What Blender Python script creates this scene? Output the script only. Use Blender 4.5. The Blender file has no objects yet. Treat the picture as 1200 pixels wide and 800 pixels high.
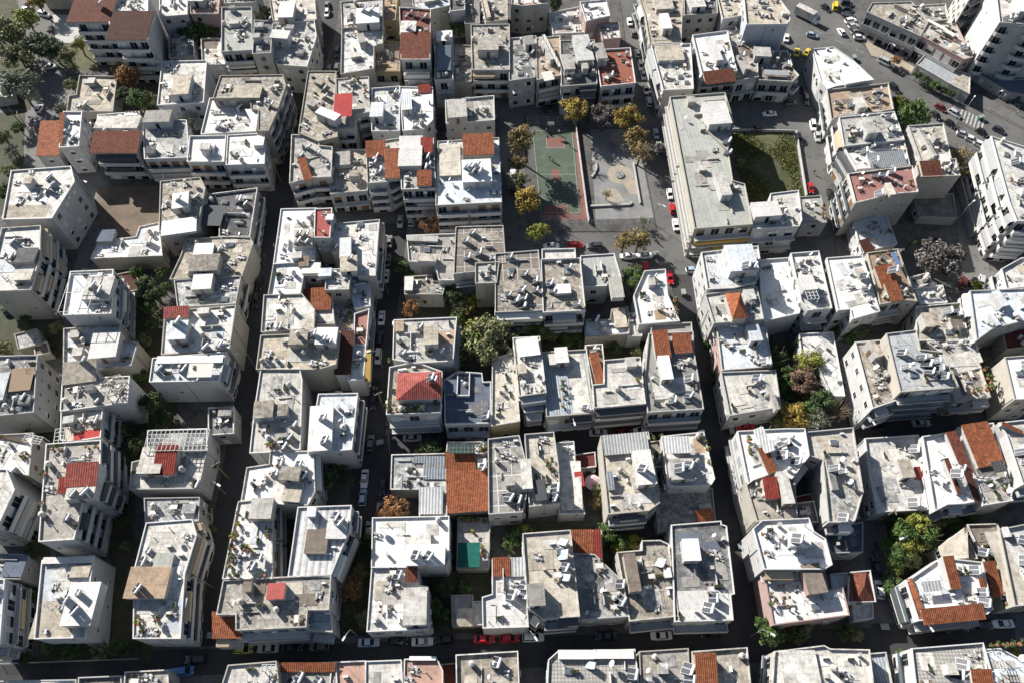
import bpy, bmesh, math, random
from mathutils import Vector, Matrix
from mathutils.bvhtree import BVHTree
random.seed(7)
scene = bpy.context.scene
COL = scene.collection
# ------------------------------------------------------------------ camera (a drone 148 m up, looking down)
CH, CF, CP = 148.0, 850.0, math.radians(58.9)     # height, focal length for a 1200 px wide frame, angle below the horizon
SP, CPc = math.sin(CP), math.cos(CP)
def W(x, y, z=0.0):
    """point of the place seen at photo position (x, y) when it stands z metres high"""
    a = (x - 600.0)/CF; w = (y - 400.0)/CF
    k = (CH - z)/(SP + w*CPc)
    return Vector((a*k, (CPc - w*SP)*k, z))
cd = bpy.data.cameras.new('camera'); cam = bpy.data.objects.new('camera', cd); COL.objects.link(cam)
cd.sensor_width = 36.0; cd.lens = 36.0*CF/1200.0; cd.clip_start = 0.5; cd.clip_end = 6000
cam.location = (0, 0, CH); cam.rotation_euler = (math.pi/2 - CP, 0, 0)
scene.camera = cam
# ------------------------------------------------------------------ light
SUN_EL = math.radians(30); SUN_DIR = Vector((-0.72, 0.69, 0)).normalized()
sd = bpy.data.lights.new('sun', 'SUN'); sd.energy = 5.0; sd.angle = math.radians(0.5); sd.color = (1.0, 0.955, 0.89)
so = bpy.data.objects.new('sun', sd); COL.objects.link(so)
to_sun = Vector((SUN_DIR.x*math.cos(SUN_EL), SUN_DIR.y*math.cos(SUN_EL), math.sin(SUN_EL)))
so.rotation_euler = (-to_sun).to_track_quat('-Z', 'Y').to_euler(); so.location = (-150, 250, 200)
wd = bpy.data.worlds.new('World'); scene.world = wd; wd.use_nodes = True
nt = wd.node_tree; bg = nt.nodes['Background']; sky = nt.nodes.new('ShaderNodeTexSky')
sky.sky_type = 'NISHITA'; sky.sun_disc = False; sky.sun_elevation = SUN_EL
sky.sun_rotation = math.atan2(SUN_DIR.x, SUN_DIR.y)
nt.links.new(sky.outputs[0], bg.inputs[0]); bg.inputs[1].default_value = 0.05
scene.view_settings.view_transform = 'Standard'; scene.view_settings.look = 'None'
scene.view_settings.gamma = 1.0; scene.view_settings.exposure = 1.04
# ------------------------------------------------------------------ materials
MATS = {}
def newmat(name):
    m = bpy.data.materials.new(name); m.use_nodes = True; MATS[name] = m
    return m, m.node_tree, m.node_tree.nodes['Principled BSDF']
def coords(nt, rnd=True, scale=(1,1,1)):
    tc = nt.nodes.new('ShaderNodeTexCoord'); mp = nt.nodes.new('ShaderNodeMapping'); mp.inputs['Scale'].default_value = scale
    nt.links.new(tc.outputs['Object'], mp.inputs[0])
    if rnd:
        oi = nt.nodes.new('ShaderNodeObjectInfo'); ma = nt.nodes.new('ShaderNodeMath'); ma.operation = 'MULTIPLY'; ma.inputs[1].default_value = 300
        nt.links.new(oi.outputs['Random'], ma.inputs[0]); nt.links.new(ma.outputs[0], mp.inputs['Location'])
    return mp.outputs[0]
def noise(nt, vec, scale, detail=6, rough=0.6):
    n = nt.nodes.new('ShaderNodeTexNoise'); n.inputs['Scale'].default_value = scale
    n.inputs['Detail'].default_value = detail; n.inputs['Roughness'].default_value = rough
    nt.links.new(vec, n.inputs['Vector']); return n.outputs['Fac']
def ramp(nt, fac, stops):
    r = nt.nodes.new('ShaderNodeValToRGB'); e = r.color_ramp.elements
    while len(e) < len(stops): e.new(0.5)
    for i, (p, c) in enumerate(stops): e[i].position = p; e[i].color = tuple(c) + (1,)
    nt.links.new(fac, r.inputs[0]); return r.outputs[0]
def mix(nt, fac, a, b, mode='MIX'):
    m = nt.nodes.new('ShaderNodeMix'); m.data_type = 'RGBA'; m.blend_type = mode
    for sock, v in ((m.inputs[0], fac), (m.inputs[6], a), (m.inputs[7], b)):
        if isinstance(v, (int, float)): sock.default_value = v
        elif isinstance(v, tuple): sock.default_value = v + (1,) if len(v) == 3 else v
        else: nt.links.new(v, sock)
    return m.outputs[2]
def bumpit(nt, bsdf, h, dist=0.03, st=0.5):
    b = nt.nodes.new('ShaderNodeBump'); b.inputs['Strength'].default_value = st; b.inputs['Distance'].default_value = dist
    nt.links.new(h, b.inputs['Height']); nt.links.new(b.outputs[0], bsdf.inputs['Normal'])
def sc(c, k): return tuple(min(0.95, v*k) for v in c)
def surf(name, c, stain=None, amount=0.4, var=0.85, scale=0.22, rough=0.9, grid=None, wave=None, tint=None, seams=None):
    """weathered coating: broad tone drift, blotchy stains with a shape of their own, fine grit; optional joints or ribs"""
    m, nt, bs = newmat(name); v = coords(nt)
    col = ramp(nt, noise(nt, v, scale, 5), [(0.3, sc(c, var)), (0.5, c), (0.7, sc(c, 1.07))])
    if tint: col = mix(nt, ramp(nt, noise(nt, v, scale*1.7, 3), [(0.48, (0,0,0)), (0.6, (1,1,1))]), col, tint)
    if stain:
        n2 = noise(nt, v, scale*3.1, 9, 0.68)
        col = mix(nt, ramp(nt, n2, [(0.62 - 0.3*amount, (0,0,0)), (0.80 - 0.2*amount, (0.85,)*3)]), col, stain)
    g = noise(nt, v, 5.0, 4, 0.7)
    col = mix(nt, 1.0, col, ramp(nt, g, [(0.3, (0.74,)*3), (0.62, (1,1,1))]), 'MULTIPLY')
    col = mix(nt, 1.0, col, ramp(nt, noise(nt, v, 1.4, 6, 0.75), [(0.32, (0.72,)*3), (0.5, (1,1,1))]), 'MULTIPLY')
    if seams:
        tc0 = nt.nodes.new('ShaderNodeTexCoord'); oi0 = nt.nodes.new('ShaderNodeObjectInfo'); mp0 = nt.nodes.new('ShaderNodeMapping'); nt.links.new(tc0.outputs['Object'], mp0.inputs[0])
        cv = nt.nodes.new('ShaderNodeCombineXYZ'); mm = nt.nodes.new('ShaderNodeMath'); mm.operation = 'MULTIPLY'; mm.inputs[1].default_value = 7; nt.links.new(oi0.outputs['Random'], mm.inputs[0])
        nt.links.new(mm.outputs[0], cv.inputs[0]); nt.links.new(mm.outputs[0], cv.inputs[1]); nt.links.new(cv.outputs[0], mp0.inputs['Location'])
        nz = noise(nt, v, 0.5, 2)
        wp = nt.nodes.new('ShaderNodeVectorMath'); wp.operation = 'SCALE'; cw = nt.nodes.new('ShaderNodeCombineXYZ'); nt.links.new(nz, cw.inputs[0]); nt.links.new(nz, cw.inputs[1]); nt.links.new(cw.outputs[0], wp.inputs[0]); wp.inputs['Scale'].default_value = 0.25
        ad = nt.nodes.new('ShaderNodeVectorMath'); ad.operation = 'ADD'; nt.links.new(mp0.outputs[0], ad.inputs[0]); nt.links.new(wp.outputs[0], ad.inputs[1])
        br0 = nt.nodes.new('ShaderNodeTexBrick'); br0.offset = 0.35; br0.inputs['Scale'].default_value = 1.0; br0.inputs['Brick Width'].default_value = seams[0]; br0.inputs['Row Height'].default_value = seams[1]
        br0.inputs['Mortar Size'].default_value = 0.045; br0.inputs['Color1'].default_value = (1,1,1,1); br0.inputs['Color2'].default_value = (0.86,0.86,0.85,1); br0.inputs['Mortar'].default_value = (0.6,0.59,0.57,1)
        nt.links.new(ad.outputs[0], br0.inputs['Vector']); col = mix(nt, 0.75, col, br0.outputs['Color'], 'MULTIPLY')
        vo = nt.nodes.new('ShaderNodeTexVoronoi'); vo.feature = 'DISTANCE_TO_EDGE'; vo.inputs['Scale'].default_value = 0.33; nt.links.new(ad.outputs[0], vo.inputs['Vector'])
        col = mix(nt, 1.0, col, mix(nt, ramp(nt, noise(nt, v, 0.35, 2), [(0.52, (0,0,0)), (0.6, (1,1,1))]), (1.0,1.0,1.0), ramp(nt, vo.outputs['Distance'], [(0.0, (0.80,0.79,0.77)), (0.014, (1,1,1))])), 'MULTIPLY')
        rs = noise(nt, v, 0.9, 3, 0.5); col = mix(nt, ramp(nt, rs, [(0.70, (0,0,0)), (0.78, (0.35,)*3)]), col, (0.30,0.20,0.12))
    if grid:
        size, lc, lw = grid
        br = nt.nodes.new('ShaderNodeTexBrick'); br.offset = 0.0; br.inputs['Scale'].default_value = 1.0
        br.inputs['Brick Width'].default_value = size; br.inputs['Row Height'].default_value = size
        br.inputs['Mortar Size'].default_value = lw; br.inputs['Color1'].default_value = (0,0,0,1); br.inputs['Color2'].default_value = (0,0,0,1)
        br.inputs['Mortar'].default_value = (1,1,1,1)
        tc = nt.nodes.new('ShaderNodeTexCoord'); nt.links.new(tc.outputs['Object'], br.inputs['Vector'])
        col = mix(nt, br.outputs['Color'], col, lc)
    if wave:
        wv = nt.nodes.new('ShaderNodeTexWave'); wv.inputs['Scale'].default_value = wave; wv.bands_direction = 'X'
        tc = nt.nodes.new('ShaderNodeTexCoord'); nt.links.new(tc.outputs['Object'], wv.inputs['Vector'])
        col = mix(nt, 1.0, col, ramp(nt, wv.outputs['Fac'], [(0.0, (0.62,)*3), (0.5, (1,1,1))]), 'MULTIPLY')
        if 'tiles' in name:
            bt = nt.nodes.new('ShaderNodeTexBrick'); bt.inputs['Scale'].default_value = 1.0; bt.inputs['Brick Width'].default_value = 0.55; bt.inputs['Row Height'].default_value = 0.42; bt.inputs['Mortar Size'].default_value = 0.03; bt.inputs['Color1'].default_value = (1.1,1.08,1.05,1); bt.inputs['Color2'].default_value = (0.66,0.64,0.62,1); bt.inputs['Mortar'].default_value = (0.55,0.5,0.48,1)
            nt.links.new(tc.outputs['Object'], bt.inputs['Vector']); col = mix(nt, 0.9, col, bt.outputs['Color'], 'MULTIPLY')
        bumpit(nt, bs, wv.outputs['Fac'], 0.06, 0.7)
    else: bumpit(nt, bs, g, 0.02, 0.35)
    ov = nt.nodes.new('ShaderNodeObjectInfo'); col = mix(nt, 1.0, col, ramp(nt, ov.outputs['Random'], [(0.0, (0.70,0.70,0.71)), (0.35, (0.9,0.89,0.87)), (0.65, (1,1,1)), (0.85, (0.93,0.96,1.0)), (1.0, (1,0.97,0.92))]), 'MULTIPLY')
    nt.links.new(col, bs.inputs['Base Color']); bs.inputs['Roughness'].default_value = rough
    bs.inputs['Specular IOR Level'].default_value = 0.25
    return m
def wallmat(name, c, dirt=(0.25,0.23,0.2), amt=0.35):
    m, nt, bs = newmat(name); v = coords(nt, True, (1, 1, 0.16)); v2 = coords(nt)
    col = ramp(nt, noise(nt, v2, 0.25, 4), [(0.3, sc(c, 0.86)), (0.6, c)])
    col = mix(nt, ramp(nt, noise(nt, v, 1.6, 8, 0.7), [(0.66 - 0.2*amt, (0,0,0)), (0.9, (amt*1.4,)*3)]), col, dirt)
    nt.links.new(col, bs.inputs['Base Color']); bs.inputs['Roughness'].default_value = 0.85
    bs.inputs['Specular IOR Level'].default_value = 0.2; bumpit(nt, bs, noise(nt, v2, 5, 3), 0.015, 0.3)
    return m
def plain(name, c, rough=0.5, metal=0.0, nz=0.12):
    m, nt, bs = newmat(name); v = coords(nt)
    col = ramp(nt, noise(nt, v, 3.0, 4), [(0.3, sc(c, 1-nz*1.6)), (0.7, sc(c, 1+nz))])
    nt.links.new(col, bs.inputs['Base Color']); bs.inputs['Roughness'].default_value = rough; bs.inputs['Metallic'].default_value = metal
    return m
DK = (0.09, 0.085, 0.08)
surf('white', (0.83,0.815,0.785), (0.50,0.49,0.47), 0.22, 0.95, seams=(4.5, 3.6))
surf('bluewhite', (0.68,0.715,0.745), (0.40,0.43,0.46), 0.45, 0.85, seams=(1.1, 30))
surf('oldwhite', (0.74,0.715,0.665), (0.26,0.25,0.23), 0.55, 0.82, tint=(0.60,0.575,0.53), seams=(3.8, 3.2))
surf('lightgrey', (0.61,0.59,0.55), (0.30,0.29,0.275), 0.5, 0.85, seams=(1.05, 24))
surf('grey', (0.41,0.395,0.365), (0.18,0.17,0.155), 0.5, 0.8, seams=(3.4, 3.4))
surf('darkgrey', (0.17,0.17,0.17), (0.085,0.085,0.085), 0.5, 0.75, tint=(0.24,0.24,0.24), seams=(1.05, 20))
surf('patchy', (0.46,0.455,0.44), (0.13,0.13,0.128), 0.75, 0.75, 0.3, tint=(0.64,0.635,0.61), seams=(3.6, 5.0))
surf('beige', (0.56,0.505,0.42), (0.21,0.19,0.16), 0.55, 0.8, seams=(3.0, 2.6))
surf('oldbeige', (0.48,0.43,0.355), (0.15,0.135,0.115), 0.8, 0.75, 0.3, tint=(0.54,0.51,0.46), seams=(4.2, 3.3))
surf('cream', (0.62,0.575,0.49), (0.34,0.30,0.25), 0.5, 0.85, seams=(5, 4))
surf('greenish', (0.43,0.43,0.385), (0.30,0.30,0.27), 0.3, 0.9, seams=(1.05, 30))
surf('tan', (0.46,0.34,0.24), (0.26,0.2,0.15), 0.55, 0.8, seams=(2.8, 2.8))
surf('brown', (0.24,0.20,0.165), (0.13,0.11,0.095), 0.5, 0.8, seams=(4, 4))
surf('slate', (0.13,0.15,0.19), (0.08,0.09,0.11), 0.4, 0.85)
surf('pinkdeck', (0.328,0.164,0.139), (0.205,0.115,0.098), 0.4, 0.85)
surf('salmon', (0.505,0.325,0.262), (0.307,0.198,0.163), 0.4, 0.85)
surf('redpaint', (0.328,0.119,0.082), (0.197,0.074,0.053), 0.35, 0.85, seams=(5, 4))
surf('brightred', (0.394,0.057,0.053), (0.230,0.041,0.037), 0.3, 0.85)
surf('darkred', (0.139,0.037,0.033), (0.074,0.025,0.025), 0.4, 0.8)
surf('coralpaint', (0.410,0.107,0.094), (0.271,0.082,0.074), 0.3, 0.9)
surf('joints', (0.45,0.45,0.44), (0.26,0.26,0.25), 0.45, 0.85, grid=(3.2, (0.2,0.2,0.2), 0.07))
surf('gridbrown', (0.27,0.24,0.205), (0.15,0.135,0.12), 0.5, 0.8, grid=(3.4, (0.5,0.48,0.45), 0.10))
surf('gridgrey', (0.34,0.33,0.31), (0.14,0.135,0.13), 0.6, 0.8, grid=(3.1, (0.56,0.55,0.53), 0.10))
surf('pavers', (0.58,0.56,0.52), (0.30,0.28,0.25), 0.55, 0.85, grid=(0.62, (0.27,0.26,0.24), 0.09))
surf('patio', (0.55,0.52,0.47), (0.22,0.2,0.18), 0.6, 0.8, grid=(1.1, (0.33,0.31,0.28), 0.08))
surf('ribmetal', (0.42,0.45,0.47), (0.24,0.25,0.26), 0.35, 0.9, rough=0.55, wave=0.55)
surf('ribwhite', (0.66,0.67,0.67), (0.42,0.42,0.41), 0.3, 0.9, rough=0.6, wave=0.5)
surf('ribdark', (0.12,0.125,0.13), (0.07,0.07,0.07), 0.3, 0.9, rough=0.6, wave=0.5)
surf('planks', (0.66,0.67,0.68), (0.36,0.36,0.37), 0.5, 0.9, wave=0.25)
surf('tiles', (0.420,0.142,0.065), (0.210,0.078,0.047), 0.5, 0.75, 0.5, wave=0.9, tint=(0.46,0.17,0.085))
surf('browntiles', (0.243,0.086,0.054), (0.118,0.054,0.041), 0.5, 0.75, 0.5, wave=0.9)
surf('darktiles', (0.131,0.053,0.037), (0.066,0.037,0.029), 0.5, 0.75, 0.5, wave=0.9)
surf('redtiles', (0.415,0.077,0.058), (0.234,0.054,0.045), 0.4, 0.8, 0.5, wave=0.7)
surf('coraltiles', (0.451,0.127,0.108), (0.271,0.081,0.073), 0.3, 0.85, 0.5, wave=0.7)
surf('turf', (0.045,0.075,0.03), (0.02,0.03,0.015), 0.5)
surf('greentarp', (0.015,0.13,0.10), (0.012,0.08,0.065), 0.4); surf('glazing', (0.05,0.085,0.075), (0.10,0.12,0.11), 0.4, rough=0.3, grid=(0.8, (0.2,0.22,0.2), 0.05)); surf('darkpatchy', (0.22,0.215,0.205), (0.06,0.06,0.06), 0.75, 0.7, 0.28, tint=(0.36,0.355,0.34), seams=(3.5,4.5))
surf('bluepaint', (0.25,0.42,0.58), (0.40,0.43,0.46), 0.5)
surf('yellowcloth', (0.42,0.28,0.075), (0.3,0.2,0.07), 0.3)
WALLS = {'W': (0.67,0.67,0.665), 'C': (0.58,0.55,0.48), 'G': (0.45,0.45,0.44), 'P': (0.56,0.40,0.37), 'Y': (0.52,0.43,0.25),
         'O': (0.50,0.46,0.39), 'L': (0.61,0.605,0.58), 'B': (0.60,0.64,0.70)}
for k, c in WALLS.items(): wallmat('wall_' + k, sc(c, 0.63), (0.12,0.112,0.10), 0.6)
wallmat('brickwork', (0.33,0.22,0.14))
plain('trim', (0.52,0.515,0.50), 0.7); plain('railwhite', (0.44,0.44,0.43), 0.6); plain('railmetal', (0.10,0.10,0.105), 0.5, 0.3)
plain('railglass', (0.10,0.13,0.15), 0.15)
for n, c in (('cloth_grey',(0.30,0.31,0.32)), ('cloth_green',(0.03,0.13,0.08)), ('cloth_white',(0.6,0.58,0.53)), ('cloth_tan',(0.42,0.33,0.22)), ('cloth_blue',(0.10,0.17,0.3)), ('cloth_orange',(0.5,0.2,0.04)), ('cloth_dark',(0.06,0.065,0.07))): plain(n, c, 0.85)
plain('glass_dark', (0.012,0.014,0.018), 0.12); plain('shutter_white', (0.55,0.54,0.51), 0.6); plain('shutter_brown', (0.16,0.095,0.05), 0.6); plain('shutter_grey', (0.25,0.26,0.27), 0.6)
plain('metal', (0.40,0.41,0.42), 0.55, 0.25); plain('collector', (0.02,0.026,0.04), 0.45); plain('tankwhite', (0.66,0.67,0.68), 0.5); plain('tanksteel', (0.5,0.51,0.53), 0.45, 0.4)
plain('palecollector', (0.30,0.42,0.50), 0.45)
for n in ('collector','palecollector'): MATS[n].node_tree.nodes['Principled BSDF'].inputs['Specular IOR Level'].default_value = 0.2
plain('rubber', (0.02,0.02,0.02), 0.8); plain('carglass', (0.012,0.015,0.018), 0.06); plain('lamp_glass', (0.7,0.7,0.68), 0.15); plain('tail_red', (0.30,0.012,0.01), 0.3)
plain('soil', (0.12,0.09,0.065), 0.95, 0, 0.3); plain('clay', (0.33,0.13,0.07), 0.8); plain('skin', (0.45,0.28,0.2), 0.6)
plain('pole', (0.33,0.33,0.32), 0.5, 0.4); plain('wood', (0.22,0.15,0.09), 0.8)
def bark(): 
    m, nt, bs = newmat('bark'); v = coords(nt, False)
    nt.links.new(ramp(nt, noise(nt, v, 6, 6), [(0.3,(0.05,0.038,0.028)), (0.7,(0.15,0.12,0.095))]), bs.inputs['Base Color']); bs.inputs['Roughness'].default_value = 0.95
bark()
# ------------------------------------------------------------------ mesh helpers
def box(bm, c, s, rz=0.0, mi=0):
    M = Matrix.Translation(c) @ Matrix.Rotation(rz, 4, 'Z') @ Matrix.Diagonal((s[0], s[1], s[2], 1))
    r = bmesh.ops.create_cube(bm, size=1.0, matrix=M)
    fs = set()
    for vtx in r['verts']: fs.update(vtx.link_faces)
    for f in fs: f.material_index = mi
    return r['verts']
def tube(bm, a, b, r0, r1=None, seg=8, mi=0):
    a, b = Vector(a), Vector(b); r1 = r0 if r1 is None else r1; d = b - a
    M = Matrix.Translation((a + b)/2) @ d.to_track_quat('Z', 'Y').to_matrix().to_4x4()
    r = bmesh.ops.create_cone(bm, cap_ends=True, segments=seg, radius1=r0, radius2=max(r1, 1e-4), depth=d.length, matrix=M)
    fs = set()
    for vtx in r['verts']: fs.update(vtx.link_faces)
    for f in fs: f.material_index = mi
def face(bm, pts, mi=0):
    f = bm.faces.new([bm.verts.new(p) for p in pts]); f.material_index = mi; return f
def prism(bm, poly, z0, z1, mi=0, top=True, bottom=True):
    n = len(poly); lo = [bm.verts.new((p[0], p[1], z0)) for p in poly]; hi = [bm.verts.new((p[0], p[1], z1)) for p in poly]
    for i in range(n):
        j = (i+1) % n; bm.faces.new((lo[i], lo[j], hi[j], hi[i])).material_index = mi
    if top: bm.faces.new(hi).material_index = mi
    if bottom: bm.faces.new(lo[::-1]).material_index = mi
def mesh(name, bm, mats):
    me = bpy.data.meshes.new(name); bm.normal_update(); bm.to_mesh(me); bm.free()
    for m in (mats if isinstance(mats, (list, tuple)) else [mats]): me.materials.append(MATS[m] if isinstance(m, str) else m)
    return me
def link(name, data, parent=None, M=None):
    o = bpy.data.objects.new(name, data); COL.objects.link(o)
    if parent: o.parent = parent
    if M is not None: o.matrix_local = M
    return o
def tag(o, label, cat, group=None):
    o['label'] = label; o['category'] = cat
    if group: o['group'] = group
    return o
def area(p): return sum(p[i][0]*p[(i+1) % len(p)][1] - p[(i+1) % len(p)][0]*p[i][1] for i in range(len(p)))/2
def ccw(p): return p if area(p) > 0 else p[::-1]
def inset(p, d):
    n = len(p); out = []
    for i in range(n):
        a, b, c = Vector(p[i-1][:2]), Vector(p[i][:2]), Vector(p[(i+1) % n][:2])
        u = (b-a).normalized(); v = (c-b).normalized(); n1 = Vector((-u.y, u.x)); n2 = Vector((-v.y, v.x))
        m = n1 + n2; k = 1 + n1.dot(n2)
        out.append(b + m*(d/max(k, 0.35)))
    return out
def inside(pt, poly):
    x, y = pt[0], pt[1]; r = False; n = len(poly)
    for i in range(n):
        x1, y1 = poly[i][0], poly[i][1]; x2, y2 = poly[i-1][0], poly[i-1][1]
        if (y1 > y) != (y2 > y) and x < (x2-x1)*(y-y1)/(y2-y1) + x1: r = not r
    return r
# ------------------------------------------------------------------ data language
OX = OY = 0.0; TS = 4.0
def t(x, y, s=4.0):
    global OX, OY, TS
    OX, OY, TS = x, y, s
def P2(tok): 
    a, b = tok.split(','); return (OX + float(a)/TS, OY + float(b)/TS)
BL = []
def b(F, roof, wall, label, poly, *feats, f='bal', l='win', r='win', rail=None, cat=None, hs=0.78):
    fs = []
    for s in feats:
        tk = s.split(); d = {'k': tk[0], 'p': [], 'o': {}}
        for q in tk[1:]:
            if ',' in q: d['p'].append(P2(q))
            elif '=' in q: a, v = q.split('=', 1); d['o'][a] = v
            else: d['o'][q] = True
        fs.append(d)
    BL.append(dict(F=F, roof=roof, wall=wall, label=label, poly=[P2(q) for q in poly.split()], feats=fs, f=f, l=l, r=r, rail=rail, cat=cat, hs=hs))
# ------------------------------------------------------------------ the buildings: roof outlines as surveyed on the photograph, storeys, coatings and what stands on each roof
t(0,0)
b(5,'white','W','tall white block with two brown tiled roofs','370,-40 690,-40 688,182 538,182 512,98 352,98','T 372,-30 508,96 h0.3 m=browntiles','T 542,66 682,180 h0.3 m=darktiles','S 470,15',r='blank',hs=0.95)
b(3,'lightgrey','C','cream house with dark fenced yard in front','180,-200 345,-200 350,-60 172,-60',f='blank')
b(2,'beige','C','low house with panelled beige roof among trees','375,355 545,360 525,520 315,520 325,450 360,445','S 400,490',f='win',r='blank')
b(4,'white','W','narrow white block with red tiled lean-to','300,525 380,525 365,682 280,688','V -1 roof=tiles 198,578 292,574 268,722 170,724','T 292,540 308,540 285,684 268,684 h0.3 m=tiles','S 345,640',f='win')
b(4,'oldwhite','W','white block with brown tiled roof over front','460,540 648,525 662,610 640,712 445,712','T 450,628 638,710 h0.3 m=browntiles','P 462,545 640,600 h1.2')
b(4,'grey','W','white stepped block with grey terraces','670,560 870,565 885,735 680,742','P 685,520 790,570 h2.6')
t(200,0)
b(4,'white','W','white block beside courtyard, plain white roof','92,640 255,636 246,755 80,755')
b(4,'white','W','white corner block with angular roof shadows','270,636 440,626 435,765 262,770','P 395,640 432,680 h1.6')
b(4,'white','W','white roofed block with two dark solar panels','185,462 375,460 378,512 410,515 402,612 336,616 145,625','S 290,488','S 322,500','S 225,588','P 350,514 410,514 400,610 h2.2',f='blank')
b(5,'oldbeige','O','weathered beige block wrapping a white roof','235,357 522,352 536,400 492,530 455,610 412,610 414,513 380,508 377,458 202,458','P 300,402 415,458 h1.2 m=beige','S 470,490',f='win',r='bal')
b(4,'oldwhite','B','pale block with grey stair house mid roof','-38,290 165,285 150,478 -60,490','P 20,355 80,440 h2.6 m=beige',r='blank',f='win')
b(5,'greenish','L','tall block with greenish felt roof','242,36 376,35 380,232 240,240','S 345,95','S 352,120',r='blank')
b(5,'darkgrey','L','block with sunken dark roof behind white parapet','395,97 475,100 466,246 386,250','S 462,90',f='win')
b(4,'lightgrey','W','white stepped block with tall white stair house','472,112 670,96 680,170 636,310 502,300 480,260','P 480,140 545,182 h3.4 m=white','H 650,130',f='win')
b(4,'cream','C','cream block with white gabled stair house','462,-30 672,-30 680,90 482,95','P 515,10 570,80 h2.6 m=white',f='blank')
b(2,'oldwhite','L','small low house with old tiled patch','145,182 230,180 254,300 150,300','K 150,185 215,230 m=brown',f='win')
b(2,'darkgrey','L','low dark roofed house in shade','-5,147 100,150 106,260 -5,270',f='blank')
b(4,'white','W','white roofed block behind dark garden trees','-50,-60 76,-60 74,66 -50,76',f='win')
b(4,'salmon','P','pinkish block with salmon roof terrace','92,-40 228,-40 220,62 96,62','P 95,-30 150,5 h2.4 m=oldwhite',f='win')
b(4,'grey','L','grey roofed block crowded with solar heaters','250,-80 402,-80 396,8 256,14','S 330,-20','S 372,-14','S 300,-30',f='win')
b(4,'oldbeige','O','long beige block beside narrow lane','646,336 772,336 778,640 692,660 602,620','P 705,500 768,566 h2.8 m=white','S 718,412','S 722,450',r='blank')
t(200,180)
b(4,'lightgrey','C','corner block with small orange tiled lean-to','570,-86 680,-88 694,-36 754,-30 748,105 660,108 560,135','T 600,38 660,112 h0.4 m=tiles','S 645,-32','S 610,5','S 690,-5')
t(400,0)
b(4,'lightgrey','L','terraced block with bright red awning','-22,372 125,362 130,522 64,535 58,600 -40,605','A -30,445 48,545 m=brightred h2.4','Q 40,372','Q 62,372','Q 80,376','Q 112,420','Q 112,450')
b(4,'bluewhite','W','block with pale bluish roof and white cabin','145,416 270,406 270,610 145,612','P 140,482 192,546 h2.6 m=bluewhite','S 245,432',f='blank')
b(4,'white','W','white roofed block with ribbed roof cabin','276,408 425,412 426,560 385,602 290,610','P 282,436 330,512 h2.2 m=ribwhite','T 360,404 418,426 h0.2 m=redtiles','S 345,586',f='win')
b(3,'greenish','W','white building with grey flat roof beside court road','490,472 712,450 715,560 494,576','P 494,472 590,546 h2.6 m=lightgrey',f='win')
b(5,'redpaint','L','tall block with long red-brown sloping roof','275,36 415,45 412,276 283,276','T 283,166 411,274 h0.2 m=browntiles','K 278,38 340,94 m=darkred','P 282,100 345,162 h1.4 m=oldwhite','S 320,60','S 385,80','S 315,128',l='blank',r='blank',hs=0.9)
b(3,'brown','Y','ochre fronted block with dull brown roof','190,192 275,200 270,332 155,332',l='blank')
b(4,'oldwhite','C','cream block with paved roof and grey hut','5,136 190,126 190,202 150,216 148,320 0,345','P 75,160 112,196 h2.4 m=grey','D 160,205',f='blank')
b(4,'oldwhite','L','block topped by wide white stair house','0,10 190,-10 188,118 5,130','P 70,42 176,104 h2.6 m=white','S 105,42','S 140,45','Q 60,80')
b(3,'tan','Y','narrow ochre house between pale blocks','192,-40 264,-40 250,92 192,96',f='win')
b(4,'bluewhite','C','white roofed block over cream front wall','330,-60 505,-60 506,24 412,45 340,30','S 440,0',f='blank')
b(4,'darkgrey','W','white block with small dark roof','512,-60 572,-60 576,44 512,50',f='win')
b(3,'grey','G','low grey block with bare roof','576,-30 640,-30 646,108 582,110',f='win',cat='building')
b(4,'beige','C','beige roofed block at top beside orange facade','652,-40 776,-40 776,90 680,100','P 660,-20 700,80 h1.4',f='win')
b(4,'grey','W','narrow white block with glazed roof','445,146 516,145 520,370 440,372','P 446,148 514,190 h2.2 m=white','A 450,215 515,330 m=railglass h1.2','S 495,165')
b(3,'oldbeige','O','narrow house with rusty beige roof','526,212 606,215 606,380 526,385',f='blank')
b(4,'oldbeige','L','weathered block with square grey stair house','610,118 785,115 786,325 616,325','P 642,174 735,234 h2.8 m=grey','H 620,195')
t(600,0)
b(4,'grey','L','grey roofed block facing the court road','-12,182 110,170 106,360 -10,376','P 50,172 108,205 h2.4 m=grey','S 82,210','S 86,245',f='win')
b(4,'tan','C','block with long white metal roof canopy','116,180 222,170 226,350 120,372','A 142,168 230,312 m=ribwhite h2.6','P 140,172 180,280 h2.3 m=oldwhite','A 135,345 200,372 m=cloth_white h2')
b(4,'darkgrey','L','block with dark roof and pale upper deck','230,192 384,190 396,390 235,402','P 282,168 386,280 h2.2 m=lightgrey','P 232,258 296,322 h2.6 m=grey','S 360,210')
b(4,'redpaint','W','corner block with flat red painted roof','392,236 552,226 576,386 420,402','P 380,206 448,272 h2.8 m=grey','S 455,352','H 412,285')
b(4,'oldwhite','C','block with orange front panel','0,-30 176,-30 166,14 50,26 0,18','K 54,18 110,26 m=salmon',f='win')
b(2,'oldwhite','W','low white roofed building behind red roof','175,62 320,32 335,150 196,156',f='blank')
b(4,'white','P','pink walled block with white roof','322,10 440,0 456,72 404,82 350,96','H 370,92',f='win')
b(3,'oldwhite','P','small pinkish block with square white roof','404,112 498,106 506,176 430,182',f='blank')
b(4,'beige','C','beige block with square white roof hut','592,-30 800,-30 790,198 650,205 626,70','P 690,66 752,132 h2.6 m=white','P 660,-20 760,40 h1.6',l='bal')
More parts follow.
